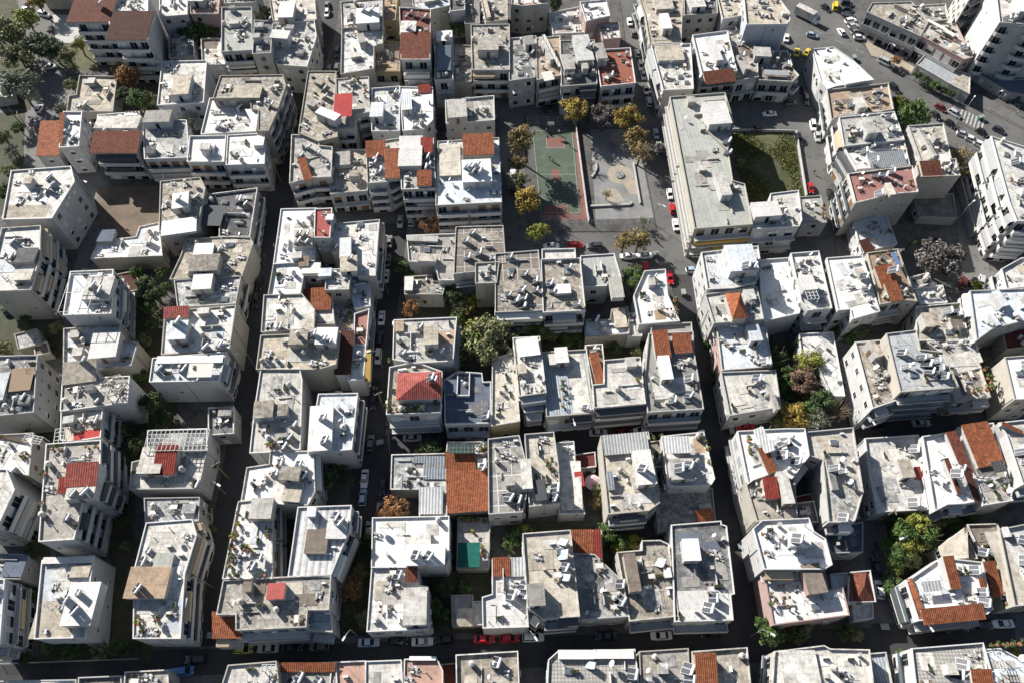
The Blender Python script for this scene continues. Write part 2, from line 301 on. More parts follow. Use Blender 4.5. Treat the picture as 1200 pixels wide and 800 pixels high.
b(4,'oldwhite','W','white block with raised beige rear roof','656,214 835,206 848,414 712,420','P 670,218 810,280 h1.4 m=beige',f='blank',l='bal')
t(800,0)
b(4,'white','W','white block with brown tiled front strip','50,166 206,146 252,330 94,346','T 95,345 252,374 h0.1 m=browntiles','P 120,190 190,280 h2.4 m=white','S 205,300',l='win')
b(3,'oldbeige','L','grey-beige block with small cubic cabin','216,148 292,140 346,230 352,358 252,376','P 254,262 306,322 h2.6 m=lightgrey','S 270,258','S 285,166')
b(3,'brown','G','curved grey balcony block by the avenue','346,240 490,240 520,330 541,352 510,380 360,372','P 335,220 416,266 h2.8 m=lightgrey','S 478,300','A 380,330 500,355 m=cloth_grey h1')
b(5,'beige','B','tall blank white gable block beside taxi','290,-20 440,-20 500,60 500,94 486,110 302,112',f='blank',r='blank',hs=0.85)
b(4,'darkgrey','C','cream block with rows of small windows','10,-40 156,-40 162,60 10,70','P 20,-30 110,30 h2 m=oldwhite',f='win')
b(4,'beige','W','white fronted block behind tall gable','160,-36 270,-36 276,70 190,86',f='win')
t(600,0)
t(0,0,1.0)
b(4,'greenish','C','long building with pale green-grey roof','786,114 849,109 859,142 853,180 858,212 872,216 881,262 815,267','P 823,120 858,144 h3 m=white','V 0 roof=greenish 824,118 850,116 858,140 853,176 836,160 826,150','P 838,203 858,228 h2.6 m=oldwhite','S 848,150','S 850,165','S 851,178',r='blank',l='bal',hs=0.85)
t(800,180)
b(4,'lightgrey','W','white block with raised white deck near grass lot','310,236 412,235 416,190 540,175 556,310 544,336 334,350','P 320,232 466,288 h2.6 m=white')
b(2,'greenish','G','low house with planted green-grey terrace','552,206 645,200 672,320 566,326','Q 652,250','Q 656,272','Q 655,295','Q 575,240',f='win')
b(4,'lightgrey','W','stepped white block with tall white cabin','92,466 350,436 368,545 340,600 240,626 120,632','P 195,432 358,545 h3 m=bluewhite','S 290,520','S 320,520','K 110,470 225,620 m=bluewhite')
b(3,'white','W','broad block with dazzling plain white roof','365,500 510,490 552,700 544,745 385,780 368,650','D 505,610',f='blank')
b(4,'oldwhite','W','pale block with square white roof hut','512,470 636,460 696,720 590,730 560,690','P 545,574 632,634 h2.6 m=white','G 570,640 640,680','S 570,545')
b(4,'lightgrey','L','block topped by red pyramid tiled roof','110,662 345,626 376,772 150,790','T 208,654 304,760 h2.4 hip m=tiles','P 285,640 345,680 h1.2')
t(800,370)
b(3,'bluewhite','P','pinkish block with pale blue-grey roof','165,56 385,42 416,230 188,250','P 300,46 376,112 h2.6 m=bluewhite','S 370,210',f='blank')
b(3,'lightgrey','L','grey gravel roofed block above red car','185,266 432,256 456,420 224,460','P 394,326 456,432 h2 m=grey','S 338,284','H 390,380',f='win')
b(2,'oldwhite','W','long low white roof beside garden trees','550,86 702,80 756,370 700,370 640,240 560,170',f='blank')
t(900,200)
b(4,'white','W','white block with heaters and open roof hatch','280,412 440,400 520,656 400,690 390,645 332,650','S 440,490','S 450,545','P 408,462 470,500 h1.0 m=beige',f='win',l='bal')
b(2,'bluewhite','W','low weathered white roof below blank gable','400,216 552,206 602,340 520,360 440,384','T 425,336 505,372 h0.3 m=darktiles',f='blank')
b(4,'tan','C','cream block with stacked terracotta roofs','470,388 606,370 694,608 640,602 530,622','T 495,462 620,530 h0.5 m=tiles','T 542,536 638,598 h0.5 m=tiles','A 570,388 625,440 m=cloth_blue h2','Q 560,385','Q 510,400','S 575,462')
t(1000,180)
b(4,'pinkdeck','C','block with pink roof and blank cream gable','-20,96 275,60 300,176 175,186 60,216 14,226','S 95,100','S 130,100','S 170,80','S 110,185','P 150,140 200,190 h2 m=cream','Q 265,140',f='blank',r='blank',l='bal',hs=1.0)
t(1000,0)
b(4,'lightgrey','W','grey roofed white block with central hut','-62,552 190,526 236,652 -40,682','P 30,556 120,620 h2.6 m=oldwhite','S 15,610','S 180,600','S 160,545',r='blank',l='bal',hs=0.82)
b(4,'oldwhite','W','white block with ribbed metal roof strip','-40,690 236,662 262,770 20,790','T 60,728 255,770 h0.5 m=ribmetal','S 40,705','S 90,750','S 75,680',l='bal')
t(800,0)
b(3,'white','W','white wedge building beside taxi rank','608,232 706,222 800,286 892,372 716,402 680,415 652,380','P 730,340 860,378 h1.2',l='win')
b(3,'tan','L','white block with brown deck terrace','680,422 962,392 986,510 716,546 700,560','S 910,420','S 912,455','S 780,488','P 802,462 868,500 h2.4 m=lightgrey',l='bal')
t(1000,0)
b(4,'beige','L','block with open roof box of debris','262,592 420,580 456,740 320,752','P 308,602 392,728 h2 m=gridgrey','P 410,725 455,755 h1.6 m=white',f='blank')
t(1000,180)
b(4,'oldwhite','C','cream block with rust-red roof terrace','300,56 478,26 498,100 310,106','T 308,46 425,102 h0.4 m=browntiles','P 410,10 455,36 h1.6 m=white',f='blank',hs=0.85)
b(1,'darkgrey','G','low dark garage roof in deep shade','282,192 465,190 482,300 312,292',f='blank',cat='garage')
b(1,'darkred','G','long narrow shed with dull red roof','512,116 556,112 616,350 576,356',f='blank',l='blank',r='blank')
b(5,'lightgrey','W','tall corner block with stacked white street balconies','652,-78 900,0 900,320 770,312 736,226','S 750,35','S 790,120','S 796,168',l='bal',hs=0.95)
b(4,'oldbeige','W','white block stepping down below tall corner block','690,252 734,232 772,318 900,326 900,352 720,358',l='bal')
t(1000,300)
b(4,'bluewhite','L','pale blue roofed block with orange-lined balconies','552,166 900,152 900,262 792,300 650,336 582,386','P 652,168 732,228 h2 m=bluewhite','D 745,290','P 640,270 690,320 h1.4 m=bluewhite',l='bal',f='blank')
b(4,'oldwhite','W','white block with stepped curved balconies','700,62 790,12 900,0 900,130 722,150',l='bal')
b(2,'darkred','O','low building with dark red metal roof','702,346 900,336 900,410 722,432',f='blank')
b(4,'white','C','cream walled block with bright white roof','716,476 900,462 900,660 760,666','S 800,500',l='blank',f='win')
b(3,'oldbeige','L','grey-beige block with paired tilted heaters','300,240 500,222 540,386 432,392 302,392','P 320,268 382,330 h2.6 m=beige','S 430,256','S 470,262',f='blank',r='blank')
b(3,'bluewhite','W','small white roofed house under bare tree','290,152 416,140 436,215 320,222',f='win')
b(3,'grey','L','small terrace house beside terracotta roofs','270,102 350,82 366,122 280,152',f='win')
t(1000,370)
b(5,'joints','C','tall cream block with jointed grey roof','160,86 292,70 312,160 420,172 480,330 225,350','S 330,215','S 375,205','S 390,240','S 235,232','S 215,165','S 410,275','S 345,250','S 305,190',l='blank',hs=0.9)
b(4,'oldbeige','W','white walled block with long brown terrace','14,126 136,116 200,390 94,426','P 60,126 140,182 h2.4 m=beige','H 145,290',l='win',hs=0.85)
b(3,'beige','L','terrace block with dark ribbed canopy and hedge','432,242 590,232 640,375 482,386','A 460,250 532,370 m=ribdark h2.4','Q 610,250','Q 625,290','Q 640,310','Q 620,340','Q 590,350','Q 560,352','Q 640,340')
b(3,'lightgrey','L','long pale roof with low parapet behind canopy','356,126 566,116 602,210 482,240 430,182','P 440,190 600,240 h0.8 m=oldwhite',f='blank')
t(1000,500)
b(2,'lightgrey','W','pale planked roof with brown stain and white skylight','60,56 302,40 346,190 322,240 346,380 116,392 80,220','P 206,152 292,232 h2.2 m=beige','T 286,190 326,236 h0.2 m=redtiles','S 270,95','S 268,345',f='blank')
b(3,'white','W','white house with brown tiled roofs and chimney','330,46 496,22 606,336 520,352 440,356 386,384','T 428,34 572,216 h0.5 m=browntiles','T 510,214 604,338 h0.5 m=darktiles','T 420,156 512,304 h0.9 m=browntiles','S 470,210','S 490,180',l='win')
b(3,'grey','W','block with broad orange tiled roof and terrace','497,4 654,-16 746,338 612,360','T 500,0 716,164 h0.6 m=tiles','A 640,165 725,205 m=ribdark h2','Q 690,265','Q 700,285','D 715,310',f='win')
b(4,'lightgrey','W','block with narrow red tiled roof strip','690,-18 900,-40 900,250 800,262 722,32','T 692,-18 800,26 h0.4 m=tiles','S 770,110','S 800,150',l='blank')
b(2,'cream','C','cream house with pale pitched roof and tan ridge','410,562 520,480 576,610 432,616','T 412,560 520,482 530,612 430,614 h0.5 l m=cream','T 512,482 566,612 h0.6 m=tan',f='blank')
b(2,'brown','O','house with dark oiled terrace and two heaters','542,460 672,456 760,640 780,790 700,800','S 590,575','S 650,538',f='blank')
t(1000,600)
b(3,'lightgrey','C','grey roofed house with beige coping at right edge','690,82 900,40 900,420 762,432','K 692,85 752,425 m=cream','S 790,215','S 790,120','P 700,70 740,110 h1.2 m=white',f='blank')
b(3,'white','W','white villa with terracotta roof edging','255,326 415,216 600,236 650,450 625,470 310,500','T 275,310 325,492 h0.2 m=tiles l','T 318,456 626,494 h0.2 m=tiles','T 414,214 512,350 h1.6 m=tiles','S 555,260','S 590,365','S 600,412','T 592,310 625,345 h0.4 m=tiles','A 315,325 420,365 m=ribwhite h1.6',l='bal')
b(2,'browntiles','O','low house with plain brown tiled slope','602,240 662,235 712,385 640,390','T 602,238 712,388 h0.3 m=tiles',f='blank')
b(3,'pavers','W','block with white paver roof and side balcony','280,642 606,616 642,740 650,900 310,900','S 495,700','S 470,745','T 553,738 662,800 h1.6 m=tiles',l='bal')
b(3,'bluewhite','W','white terraced house behind planted kerb','622,646 690,642 800,700 900,690 900,900 645,900','Q 640,618','Q 670,615','Q 700,615','Q 740,612','Q 775,612','G 650,650 720,740','D 770,690','K 690,760 800,800 m=pavers')
t(0,0,1.0)
b(3,'oldwhite','C','pale concrete block left of low metal roof','909,764 966,757 973,761 1018,762 1026,830 905,830','P 913,762 962,800 h0.6 m=oldwhite',l='bal')
t(1000,600)
b(2,'ribmetal','L','low annex with grey sheet metal roof','76,666 150,660 178,800 104,800',f='blank')
b(2,'redpaint','W','small house with rust-red pitched roof','-14,284 76,276 100,412 -20,416','T -14,284 100,412 h0.2 hip m=browntiles',f='win')
b(1,'oldwhite','W','tiny flat roofed annex below red roof','0,424 86,420 90,490 10,500',f='blank')
t(800,500)
b(4,'white','W','white L-shaped block with orange tiled patch','262,22 478,10 570,10 590,130 510,236 440,202 330,242 310,256','A 325,15 436,106 m=ribwhite h2.4','T 350,110 446,196 h1 m=tiles','S 455,125','S 522,150','S 470,60','Q 305,60','Q 310,90','Q 312,115',l='bal')
b(4,'patio','L','block with aged brick-paved roof terrace','576,26 796,6 842,300 802,440 690,440 662,150 602,130','P 672,150 730,290 h1.2 m=darkgrey','S 700,185','S 735,205','S 740,415','D 775,270','K 690,310 830,430 m=patchy',l='blank')
b(4,'beige','C','cream block with dark red lean-to on roof','300,262 430,206 516,206 536,426 352,436','T 374,242 456,326 h1.6 m=redtiles','P 440,210 526,354 h2.6 m=lightgrey','H 378,325',l='blank')
b(4,'white','W','white stepped block with white corner parapets','336,476 376,440 590,430 612,490 666,525 696,640 660,660 386,660','P 496,490 602,555 h2.4 m=white','S 525,512','H 455,522',l='blank')
t(800,600)
b(3,'white','P','pink edged white block with brown roof shelter','386,280 550,248 656,250 682,370 746,350 776,475 430,520','P 553,248 680,370 h2.4 m=brown','Q 408,380','Q 410,430',l='blank',f='win')
t(800,500)
b(1,'darkred','O','small shed with dark red roof in gap','530,330 600,315 612,350 540,360',f='blank')
b(2,'darkgrey','L','narrow dark roofed building behind white block','530,360 612,350 632,440 545,435',f='blank')
b(2,'slate','G','low grey building in narrow courtyard','665,475 840,450 840,580 700,585',f='win')
t(800,600)
b(1,'bluewhite','W','low white annex with sheet roof','700,292 796,285 798,348 704,352',f='blank')
b(1,'darkred','O','small dark red roofed outhouse','772,350 830,345 840,410 780,420',f='blank')
t(400,500)
b(3,'white','W','white block with box cabin and roof lightwell','150,428 500,420 500,620 486,650 145,652','P 308,550 482,645 h2.8 m=white','P 354,496 416,552 h1.2 m=oldwhite','S 345,590','S 405,592','D 185,480',f='blank')
t(400,600)
b(3,'oldwhite','W','stained white block with white roof shed','146,262 352,258 360,345 400,352 402,540 124,552','P 296,355 396,522 h2.8 m=oldwhite','T 303,262 352,318 h1.2 m=browntiles','S 262,282',f='win')
t(400,500)
b(2,'patchy','G','workshop with glazed grey roof strips','240,132 490,126 490,420 370,420 370,286 235,286','T 345,138 488,160 h0.2 m=ribmetal','T 388,166 488,188 h0.2 m=ribmetal','T 388,200 488,236 h0.2 m=ribmetal','T 372,290 470,400 h0.2 m=ribwhite',f='blank',cat='workshop')
b(2,'beige','C','house with two large orange tiled roofs','496,122 690,120 692,380 510,392','T 490,124 628,222 h0.5 m=tiles','T 494,216 692,384 h0.7 m=tiles','P 640,150 680,215 h1.2 m=white','S 655,180',f='blank')
b(2,'oldwhite','L','planted terrace house with green awnings','500,72 700,70 698,118 496,120','A 505,85 625,122 m=glazing h2','Q 655,100','Q 680,90','Q 672,115',f='blank')
b(1,'patio','C','walled courtyard house with green tarpaulin','550,425 692,430 686,660 546,660','A 548,542 648,656 m=greentarp h2.2','Q 565,430','Q 590,430','Q 615,432','Q 640,432','Q 670,440','Q 660,560','Q 660,590','Q 620,490',f='blank')
t(600,500)
b(3,'gridgrey','L','weathered block left of potted roof terrace','-108,58 30,42 58,150 70,290 45,392 -105,402','P 40,152 96,284 h2.4 m=oldwhite','S -20,320','S 20,330','H 5,290',f='win')
b(3,'beige','L','beige terrace block with brown potted shrubs','64,36 192,26 214,180 222,350 85,366','Q 165,160','Q 185,150','Q 175,185','Q 190,200','S 195,280','S 190,322','A 100,250 165,340 m=cloth_dark h1.6',f='win')
b(2,'white','W','long narrow white roof over passage','210,76 286,70 292,160 336,400 226,400','P 225,160 330,385 h0.8 m=oldwhite',f='blank')
b(1,'darkred','O','dark red roofed shed behind red awning','300,132 385,120 390,180 305,190','A 290,212 342,276 m=brightred h2.6',f='blank')
b(4,'beige','C','large cream block with ribbed rear roof','420,46 636,26 682,270 688,350 640,385 455,402','T 425,46 642,106 h0.8 m=ribwhite','P 565,112 678,262 h2.6 m=white','S 605,185','T 445,215 480,285 h1 m=ribmetal',l='blank')
b(2,'brown','O','low brown terrace between cream blocks','642,72 716,62 722,180 662,182','Q 660,52','Q 700,45',f='blank')
b(3,'oldwhite','W','white block with canopy and planted side strip','706,46 896,26 946,240 930,266 735,272','A 706,46 842,120 m=ribwhite h2.4','P 740,150 862,240 h2.2 m=oldwhite','S 775,185','S 820,170','Q 908,70','Q 912,100','Q 918,160','K 848,50 905,120 m=tan',f='blank')
b(1,'patchy','G','low weathered roof courtyard beside right street','672,292 935,290 950,440 690,486','T 858,395 948,438 h0.6 m=tiles','P 878,364 940,394 h1 m=oldwhite',f='blank')
t(600,600)
b(4,'cream','L','block with pale beige roof and four heaters','55,102 270,86 312,480 146,492 78,440','P 74,336 156,432 h2.6 m=grey','S 235,130 pale=1','S 235,190 pale=1','S 240,245','S 245,296 pale=1')
b(2,'tan','C','low house with orange and red tiled roofs','276,90 416,88 420,222 386,222 382,194 288,196','T 275,88 380,194 h0.4 m=tiles','T 382,88 420,222 h0.4 m=redtiles',f='blank')
b(3,'patchy','L','white roofed block with dark peeling patches','296,196 386,200 520,330 546,480 320,496','P 306,362 392,452 h0.6 m=darkgrey','S 500,325','S 500,402',f='win')
b(3,'oldbeige','C','stained beige block with long brown roof shed','498,190 614,180 614,136 695,134 730,150 776,480 556,502','P 524,196 606,365 h2.6 m=brown','S 690,226 pale=1','P 712,262 748,300 h1.2 m=white')
t(800,600)
b(3,'darkpatchy','W','corner block with dark stained and white roofs','-48,62 176,44 178,58 202,66 238,376 220,380 232,498 -32,505','K -40,368 232,498 m=white','P -2,125 86,222 h2.6 m=white','S 135,392','S 110,436',r='blank')
t(400,600)
b(3,'white','W','white building with small orange tiled roof','712,222 850,215 872,530 668,536 665,400 712,386','T 712,216 790,292 h0.4 m=tiles','T 800,216 856,292 h0.4 m=ribwhite','S 790,376','S 850,330','S 850,375',f='blank')
b(1,'grey','O','small grey plank roofed shed in yard','520,392 612,390 616,525 525,527','T 545,455 612,527 h0.2 m=beige',f='blank',cat='shed')
b(1,'oldwhite','L','pale lean-to roof beside plank shed','618,422 658,420 662,520 622,522',f='blank',cat='shed')
b(2,'salmon','W','salmon roofed house with curved parapet','-40,706 108,700 112,900 -60,900',cat='house')
b(2,'lightgrey','W','white parapet house with tiled grey roof','118,702 276,696 290,900 116,900',cat='house')
b(2,'salmon','W','salmon roofed house with stepped white parapet','300,692 440,682 470,742 470,900 296,900','P 322,676 440,690 h0.6 m=white',cat='house')
b(1,'darkred','O','narrow dark red roof between salmon and beige','476,716 544,710 546,900 474,900',cat='shed')
b(3,'oldbeige','O','broad olive-beige flat roof by bottom street','542,672 822,655 832,900 546,900','S 720,690','H 612,712')
t(200,600)
b(3,'oldwhite','C','cream walled white block at street corner','272,720 490,702 512,900 216,900','G 430,712 490,740',l='bal')
b(2,'grey','W','house with terracotta strip and cluttered roof','520,716 768,706 782,900 520,900','T 522,706 762,742 h0.4 m=tiles','S 600,758','S 690,775','S 560,790')
t(600,600)
b(3,'pavers','W','white parapet block with checkered paver roof','176,692 216,656 572,646 602,900 166,900','P 218,646 380,684 h0.8 m=white','P 384,644 570,682 h0.8 m=white','S 362,705 pale=1','S 556,745','D 466,715')
b(3,'oldbeige','O','beige roofed block with twin oval roof shadows','602,656 822,642 834,900 612,900','H 665,680','S 815,720','S 822,775')
b(3,'oldbeige','O','corner block with long orange tiled roof shed','850,656 1098,638 1124,900 856,900','T 856,664 968,806 h1.8 m=tiles','H 1070,675')
t(0,180)
b(5,'oldwhite','W','tall white block with windowed bluish side','55,82 328,62 345,130 240,300 15,305','S 235,108','S 232,165','S 250,140','K 30,245 215,298 m=beige',f='blank',hs=0.75)
b(5,'white','C','cream walled block with grilled side balconies','10,352 186,340 182,480 140,635 -60,642','P 85,446 155,508 h1.2 m=darkgrey','S 65,410','S 55,485','P 80,545 140,590 h1.6 m=cream',f='blank',r='bal')
b(4,'white','W','white block with pergola beams on roof','332,556 526,546 516,746 300,752','P 414,580 506,680 h1.8 m=lightgrey','G 334,566 410,740 sparse','S 465,640','S 435,615',f='blank',r='bal',hs=0.95)
t(0,370)
b(3,'bluewhite','C','block with dull blue roof and boxy cabin','302,62 556,46 546,115 640,126 612,226 452,240 300,232','P 438,84 540,188 h2.6 m=white','K 440,95 485,160 m=darkred','S 392,200',f='blank',r='blank')
b(4,'grey','W','white block with hexagonal roof gazebo','300,240 432,235 462,290 602,284 592,400 286,440','X 530,325','T 305,228 442,296 h0.4 m=beige','S 455,390',f='blank',r='blank')
b(4,'beige','W','narrow terrace block with red strip and white frame','290,442 476,432 466,562 346,582 286,576','K 348,545 466,575 m=brightred','S 450,480','G 262,530 318,590','Q 320,515',f='blank',r='bal')
t(0,500)
b(5,'patio','W','tall white block with red tiled roof cabin','220,82 466,64 462,240 432,330 382,342 342,520 186,530','T 324,178 442,266 h2.4 m=coraltiles','T 284,240 320,302 h1.6 m=redtiles','P 322,264 434,330 h2.4 m=lightgrey','S 345,300','S 400,290','S 320,415','Q 250,100','Q 275,95','Q 300,110','Q 415,90','Q 460,90','Q 215,215','Q 205,355','H 240,180','H 210,415','Q 360,460',f='blank',r='bal',hs=0.8)
t(0,370)
b(4,'patchy','L','cluttered grey roof at left edge','-80,192 170,186 152,445 -100,470','H 40,430','P -20,270 10,390 h1.2 m=bluewhite','S 110,375','A 60,250 140,345 m=wood h0.8',f='blank')
b(4,'white','C','cream block with bright planted terrace','-60,562 150,550 130,740 -60,702','Q 20,565','Q 130,640','Q 125,660','S 70,710','T -20,552 115,586 h0.4 m=tan','G 125,552 185,600',f='win',r='win')
t(0,500)
b(5,'oldwhite','W','tall white block with many windows at left edge','-160,200 25,200 62,292 -20,470 -160,470',r='bal',f='win')
t(0,600)
b(4,'bluewhite','B','white block with tall banded side balconies','-110,312 15,316 -8,610 -120,620','S -20,350',r='bal')
b(3,'grey','G','grey sheet roofed building behind banded balconies','-60,196 98,200 90,306 -60,302','P 40,200 96,300 h0.6 m=slate',f='blank')
b(4,'bluewhite','W','white block with blank cream side and heaters','200,228 432,206 416,330 392,580 165,586','P 336,330 420,526 h2.8 m=white','S 372,365','S 355,445','S 315,395','S 300,425','K 185,415 330,588 m=beige','P 340,250 412,300 h0.6 m=beige','P 206,212 428,232 h0.7 m=white',f='blank',r='blank',hs=0.68)
t(0,0,1.0)
b(4,'oldwhite','W','long block with pinkish brown painted deck','172,613 224,609 229,626 215,672 210,746 157,746 158,692 152,690 161,656','P 154,664 192,700 h1.6 m=tan','K 203,700 211,740 m=bluewhite','S 162,686','S 168,655','S 175,642','Q 163,722','Q 164,730','Q 185,725','Q 168,738','K 178,622 205,648 m=patio','P 180,648 200,664 h0.8 m=greenish',f='blank',r='bal')
t(200,500)
b(3,'oldwhite','L','white block with red roof beside white cabin','-178,166 -122,152 0,118 166,110 126,282 -190,286','T -56,94 10,216 h1.6 m=redtiles','P -128,96 -54,214 h2.2 m=oldwhite','S 120,260',f='blank',r='blank')
b(3,'darkgrey','W','small building under white lattice pergola','-104,18 166,10 166,104 -108,110','G -102,16 164,106',f='blank')
b(3,'patchy','G','grey weathered roof above narrow garden','-120,336 130,332 126,436 -116,442','P 60,360 110,400 h0.8',f='blank')
t(200,370)
b(4,'white','C','large white roof with small red tiled corner','-24,-18 300,-45 272,150 130,166 -40,176','P 0,26 66,106 h2.4 m=bluewhite','T -28,-36 76,-2 h1 m=coraltiles','S 30,20','S 160,138','S 228,130',f='blank',r='blank')
b(4,'bluewhite','W','white fronted block with bluish cluttered terrace','-82,200 256,170 222,298 -96,304','P -60,190 240,215 h0.8 m=white','S 60,240','Q 150,240','Q 120,250','A 90,225 190,285 m=cloth_white h1.4','S -55,240',f='blank',r='bal')
b(2,'darkgrey','G','small concrete shell with sunken roof','180,432 290,426 290,545 180,552',f='win',r='blank')
t(200,180)
b(4,'oldbeige','C','stained block with solar heater on white hut','-45,132 134,114 158,160 122,340 -52,365','P 10,190 80,248 h2.4 m=white','S 38,208','S 120,200','P -40,320 118,362 h0.9 m=white','D 108,145',f='win',r='blank')
b(3,'darkgrey','G','dark roofed block with green side awnings','185,192 402,164 366,390 230,386 235,250 162,240','S 320,216','S 348,232','A 160,245 232,340 m=cloth_dark h1',f='blank',r='bal')
b(3,'beige','C','beige block with yellow-striped grey cabin','75,402 366,386 382,420 330,572 0,586 50,480','P 116,424 192,478 h2.4 m=white','P 98,476 216,546 h2.6 m=oldbeige','K 110,548 185,560 m=yellowcloth','S 222,450',f='win',r='blank')
b(3,'patchy','L','dark weathered roof with white boxed stair','20,596 325,575 300,700 35,716','P 110,566 186,632 h2.2 m=white',f='blank',r='bal')
t(0,180)
b(2,'white','O','low white roof beside bare earth yard','465,412 640,392 656,345 740,326 756,475 430,488','S 700,410','P 470,360 525,410 h1.2 m=slate',f='blank')
t(200,180)
b(4,'white','W','long white roof with cluster of solar panels','520,262 680,258 668,500 485,515','P 580,360 662,430 h1.6 m=beige','S 600,372','S 635,375','S 595,405','S 632,410','S 655,285',f='blank',l='win')
b(5,'coralpaint','W','tall narrow block with flat red roof','680,262 752,258 742,390 676,390','P 730,285 758,310 h1.2 m=white',f='win')
t(280,250)
b(4,'white','L','white corner block with curved roof cabin','440,52 655,32 636,290 560,290 552,172 440,182','P 474,118 524,205 h2 m=bluewhite','P 476,205 552,268 h2.2 m=beige','S 520,205','S 450,150',f='blank',r='bal')
b(4,'white','C','white roofed block with cream side strip','165,236 376,235 372,286 300,288 284,376 140,380','P 300,236 376,280 h0.8 m=white','T 285,205 322,240 h1 m=tan',f='win')
b(4,'oldwhite','C','cream block with small white square roof','410,266 520,260 510,352 408,356','P 376,260 430,292 h1.4 m=bluewhite',f='win')
b(3,'bluewhite','W','small white roofed house with dark barrel','516,302 604,295 612,430 545,440','H 545,375',f='blank')
b(3,'pinkdeck','W','house with narrow pinkish terrace','545,472 606,452 592,610 542,610',f='blank',r='bal')
b(4,'oldwhite','L','mottled white roof with green tipped chimney','120,386 290,378 350,450 346,534 108,552','P 296,500 350,534 h1 m=beige','S 188,525','H 262,465',f='win')
b(3,'browntiles','W','house with twin brown tiled roofs','290,362 428,362 442,512 360,515 346,430 300,425','T 345,362 426,444 h0.5 m=tiles','T 290,362 342,405 h0.3 m=browntiles','K 362,452 440,510 m=oldwhite',f='win')
b(2,'grey','L','small planted courtyard terrace','446,420 538,415 530,550 450,550','Q 520,410','Q 525,440','Q 522,470','Q 520,500','Q 515,530',f='blank')
b(4,'beige','C','beige block with three roof cabins','105,574 470,558 450,702 372,725 85,725','P 243,546 314,612 h2.4 m=oldbeige','P 312,540 366,592 h1.8 m=oldwhite','P 368,536 452,612 h2.2 m=white','S 345,560','S 395,580','S 425,590','H 280,575',f='blank')
b(3,'darktiles','W','house with long dark brown tiled roof','470,562 536,566 520,745 455,746','T 470,562 520,746 h0.4 m=darktiles',f='blank')
b(3,'bluewhite','W','narrow white block with yellow side awning','530,616 590,620 580,772 515,776','A 596,640 616,785 m=yellowcloth h0.2',f='blank',r='bal')
t(200,370)
b(4,'lightgrey','W','pale block with two brown roof cabins','425,252 600,246 612,300 602,620 465,632 375,636 396,440','P 394,402 476,470 h2.2 m=oldbeige','P 488,416 544,462 h1.6 m=oldbeige','S 575,500','S 555,555','S 528,600','Q 465,605','Q 485,605',f='blank',r='blank')
t(0,0,1.0)
b(4,'bluewhite','W','white block with raised white solar deck','374,462 418,461 411,525 362,529','P 364,476 388,526 h1.6 m=white','S 378,487','S 380,513',f='blank',r='bal')
t(200,500)
b(4,'white','L','white block with dark edged side balconies','470,120 665,114 672,300 640,360 535,356 335,340 360,192 465,176','P 522,182 596,250 h2.2 m=oldbeige','S 512,160','S 490,210','S 600,165','S 620,215','P 540,255 600,350 h1 m=beige',f='blank',r='bal')
b(4,'white','C','garden terrace block with planted borders','320,352 470,335 470,704 248,705','P 384,332 466,426 h2.6 m=lightgrey','Q 318,400','Q 322,450','Q 305,490','Q 300,520','Q 295,560','Q 290,590','Q 288,620','Q 285,650','Q 280,690','Q 310,690','Q 365,560','Q 380,575','Q 350,570','Q 460,480','Q 458,510','Q 440,690','S 415,600','S 380,640','A 400,620 440,660 m=cloth_white h1.2',f='blank',r='bal')
b(4,'planks','W','planked white roof with square brown pit','600,378 842,370 832,480 745,695 555,695','P 642,480 726,590 h0.9 m=brown','S 770,410','S 790,430','P 740,430 820,520 h1 m=white',f='blank',r='bal')
t(200,600)
b(4,'oldbeige','L','large weathered beige block by bottom street','250,322 535,306 746,296 736,450 636,450 630,530 310,545 310,472 220,472','P 458,334 528,402 h2 m=coralpaint','V -1 roof=tiles 205,474 310,472 320,580 200,582','V -1 roof=bluewhite 640,452 745,450 758,560 640,548')
t(400,180)
b(3,'grey','W','grey roofed block with palm on corner','310,386 535,378 525,590 460,590 440,506 320,502','P 362,470 442,505 h1.8 m=beige','P 312,384 450,412 h0.8 m=lightgrey','Q 330,430',f='blank')
b(2,'oldbeige','C','low cream house with stained terrace','300,580 420,572 426,600 486,600 472,656 300,656','P 302,580 332,640 h1.2 m=white',f='blank')
b(4,'gridbrown','L','block with brown gridded roof and white heaters','540,346 755,340 766,510 632,516 625,550 530,560','S 612,365','S 580,405','S 640,460','S 588,480')
b(4,'greenish','C','blank cream tower with grey flat roof','632,516 736,510 724,602 632,605','H 695,545',f='blank',l='blank',r='blank')
t(560,240)
b(4,'gridbrown','L','brown gridded roof with many white heaters','85,232 280,216 305,490 85,500','S 145,238','S 215,318','S 262,350','S 140,415','S 202,392','S 265,395','S 212,432','S 172,440','S 205,470')
b(4,'oldbeige','W','white block with open white roof trough','300,262 476,252 500,490 310,500','V 0 roof=oldwhite 300,208 456,204 460,250 300,256','P 358,376 436,412 h1.2 m=white','S 418,288','S 332,362','S 458,462','S 345,400')
b(3,'greenish','W','white building with plain grey-green roof','485,242 636,232 666,336 612,346 600,376 490,382','P 614,342 686,432 h1.6 m=greenish',f='win')
b(2,'bluewhite','O','low brick fronted house with pale roof','510,542 625,540 630,492 700,482 706,600 510,616','P 632,492 702,570 h0.8 m=beige','S 540,530',f='blank')
b(2,'greenish','W','small grey-green roof by white house','702,516 758,502 765,610 706,610',f='blank')
t(600,180)
b(3,'white','W','white corner house with brown roof pieces','625,552 716,545 726,660 780,780 600,795 575,665','K 655,660 722,730 m=lightgrey','K 662,735 725,778 m=tan','S 655,570','Q 760,690','Q 765,720','Q 770,745',f='blank')
t(400,370)
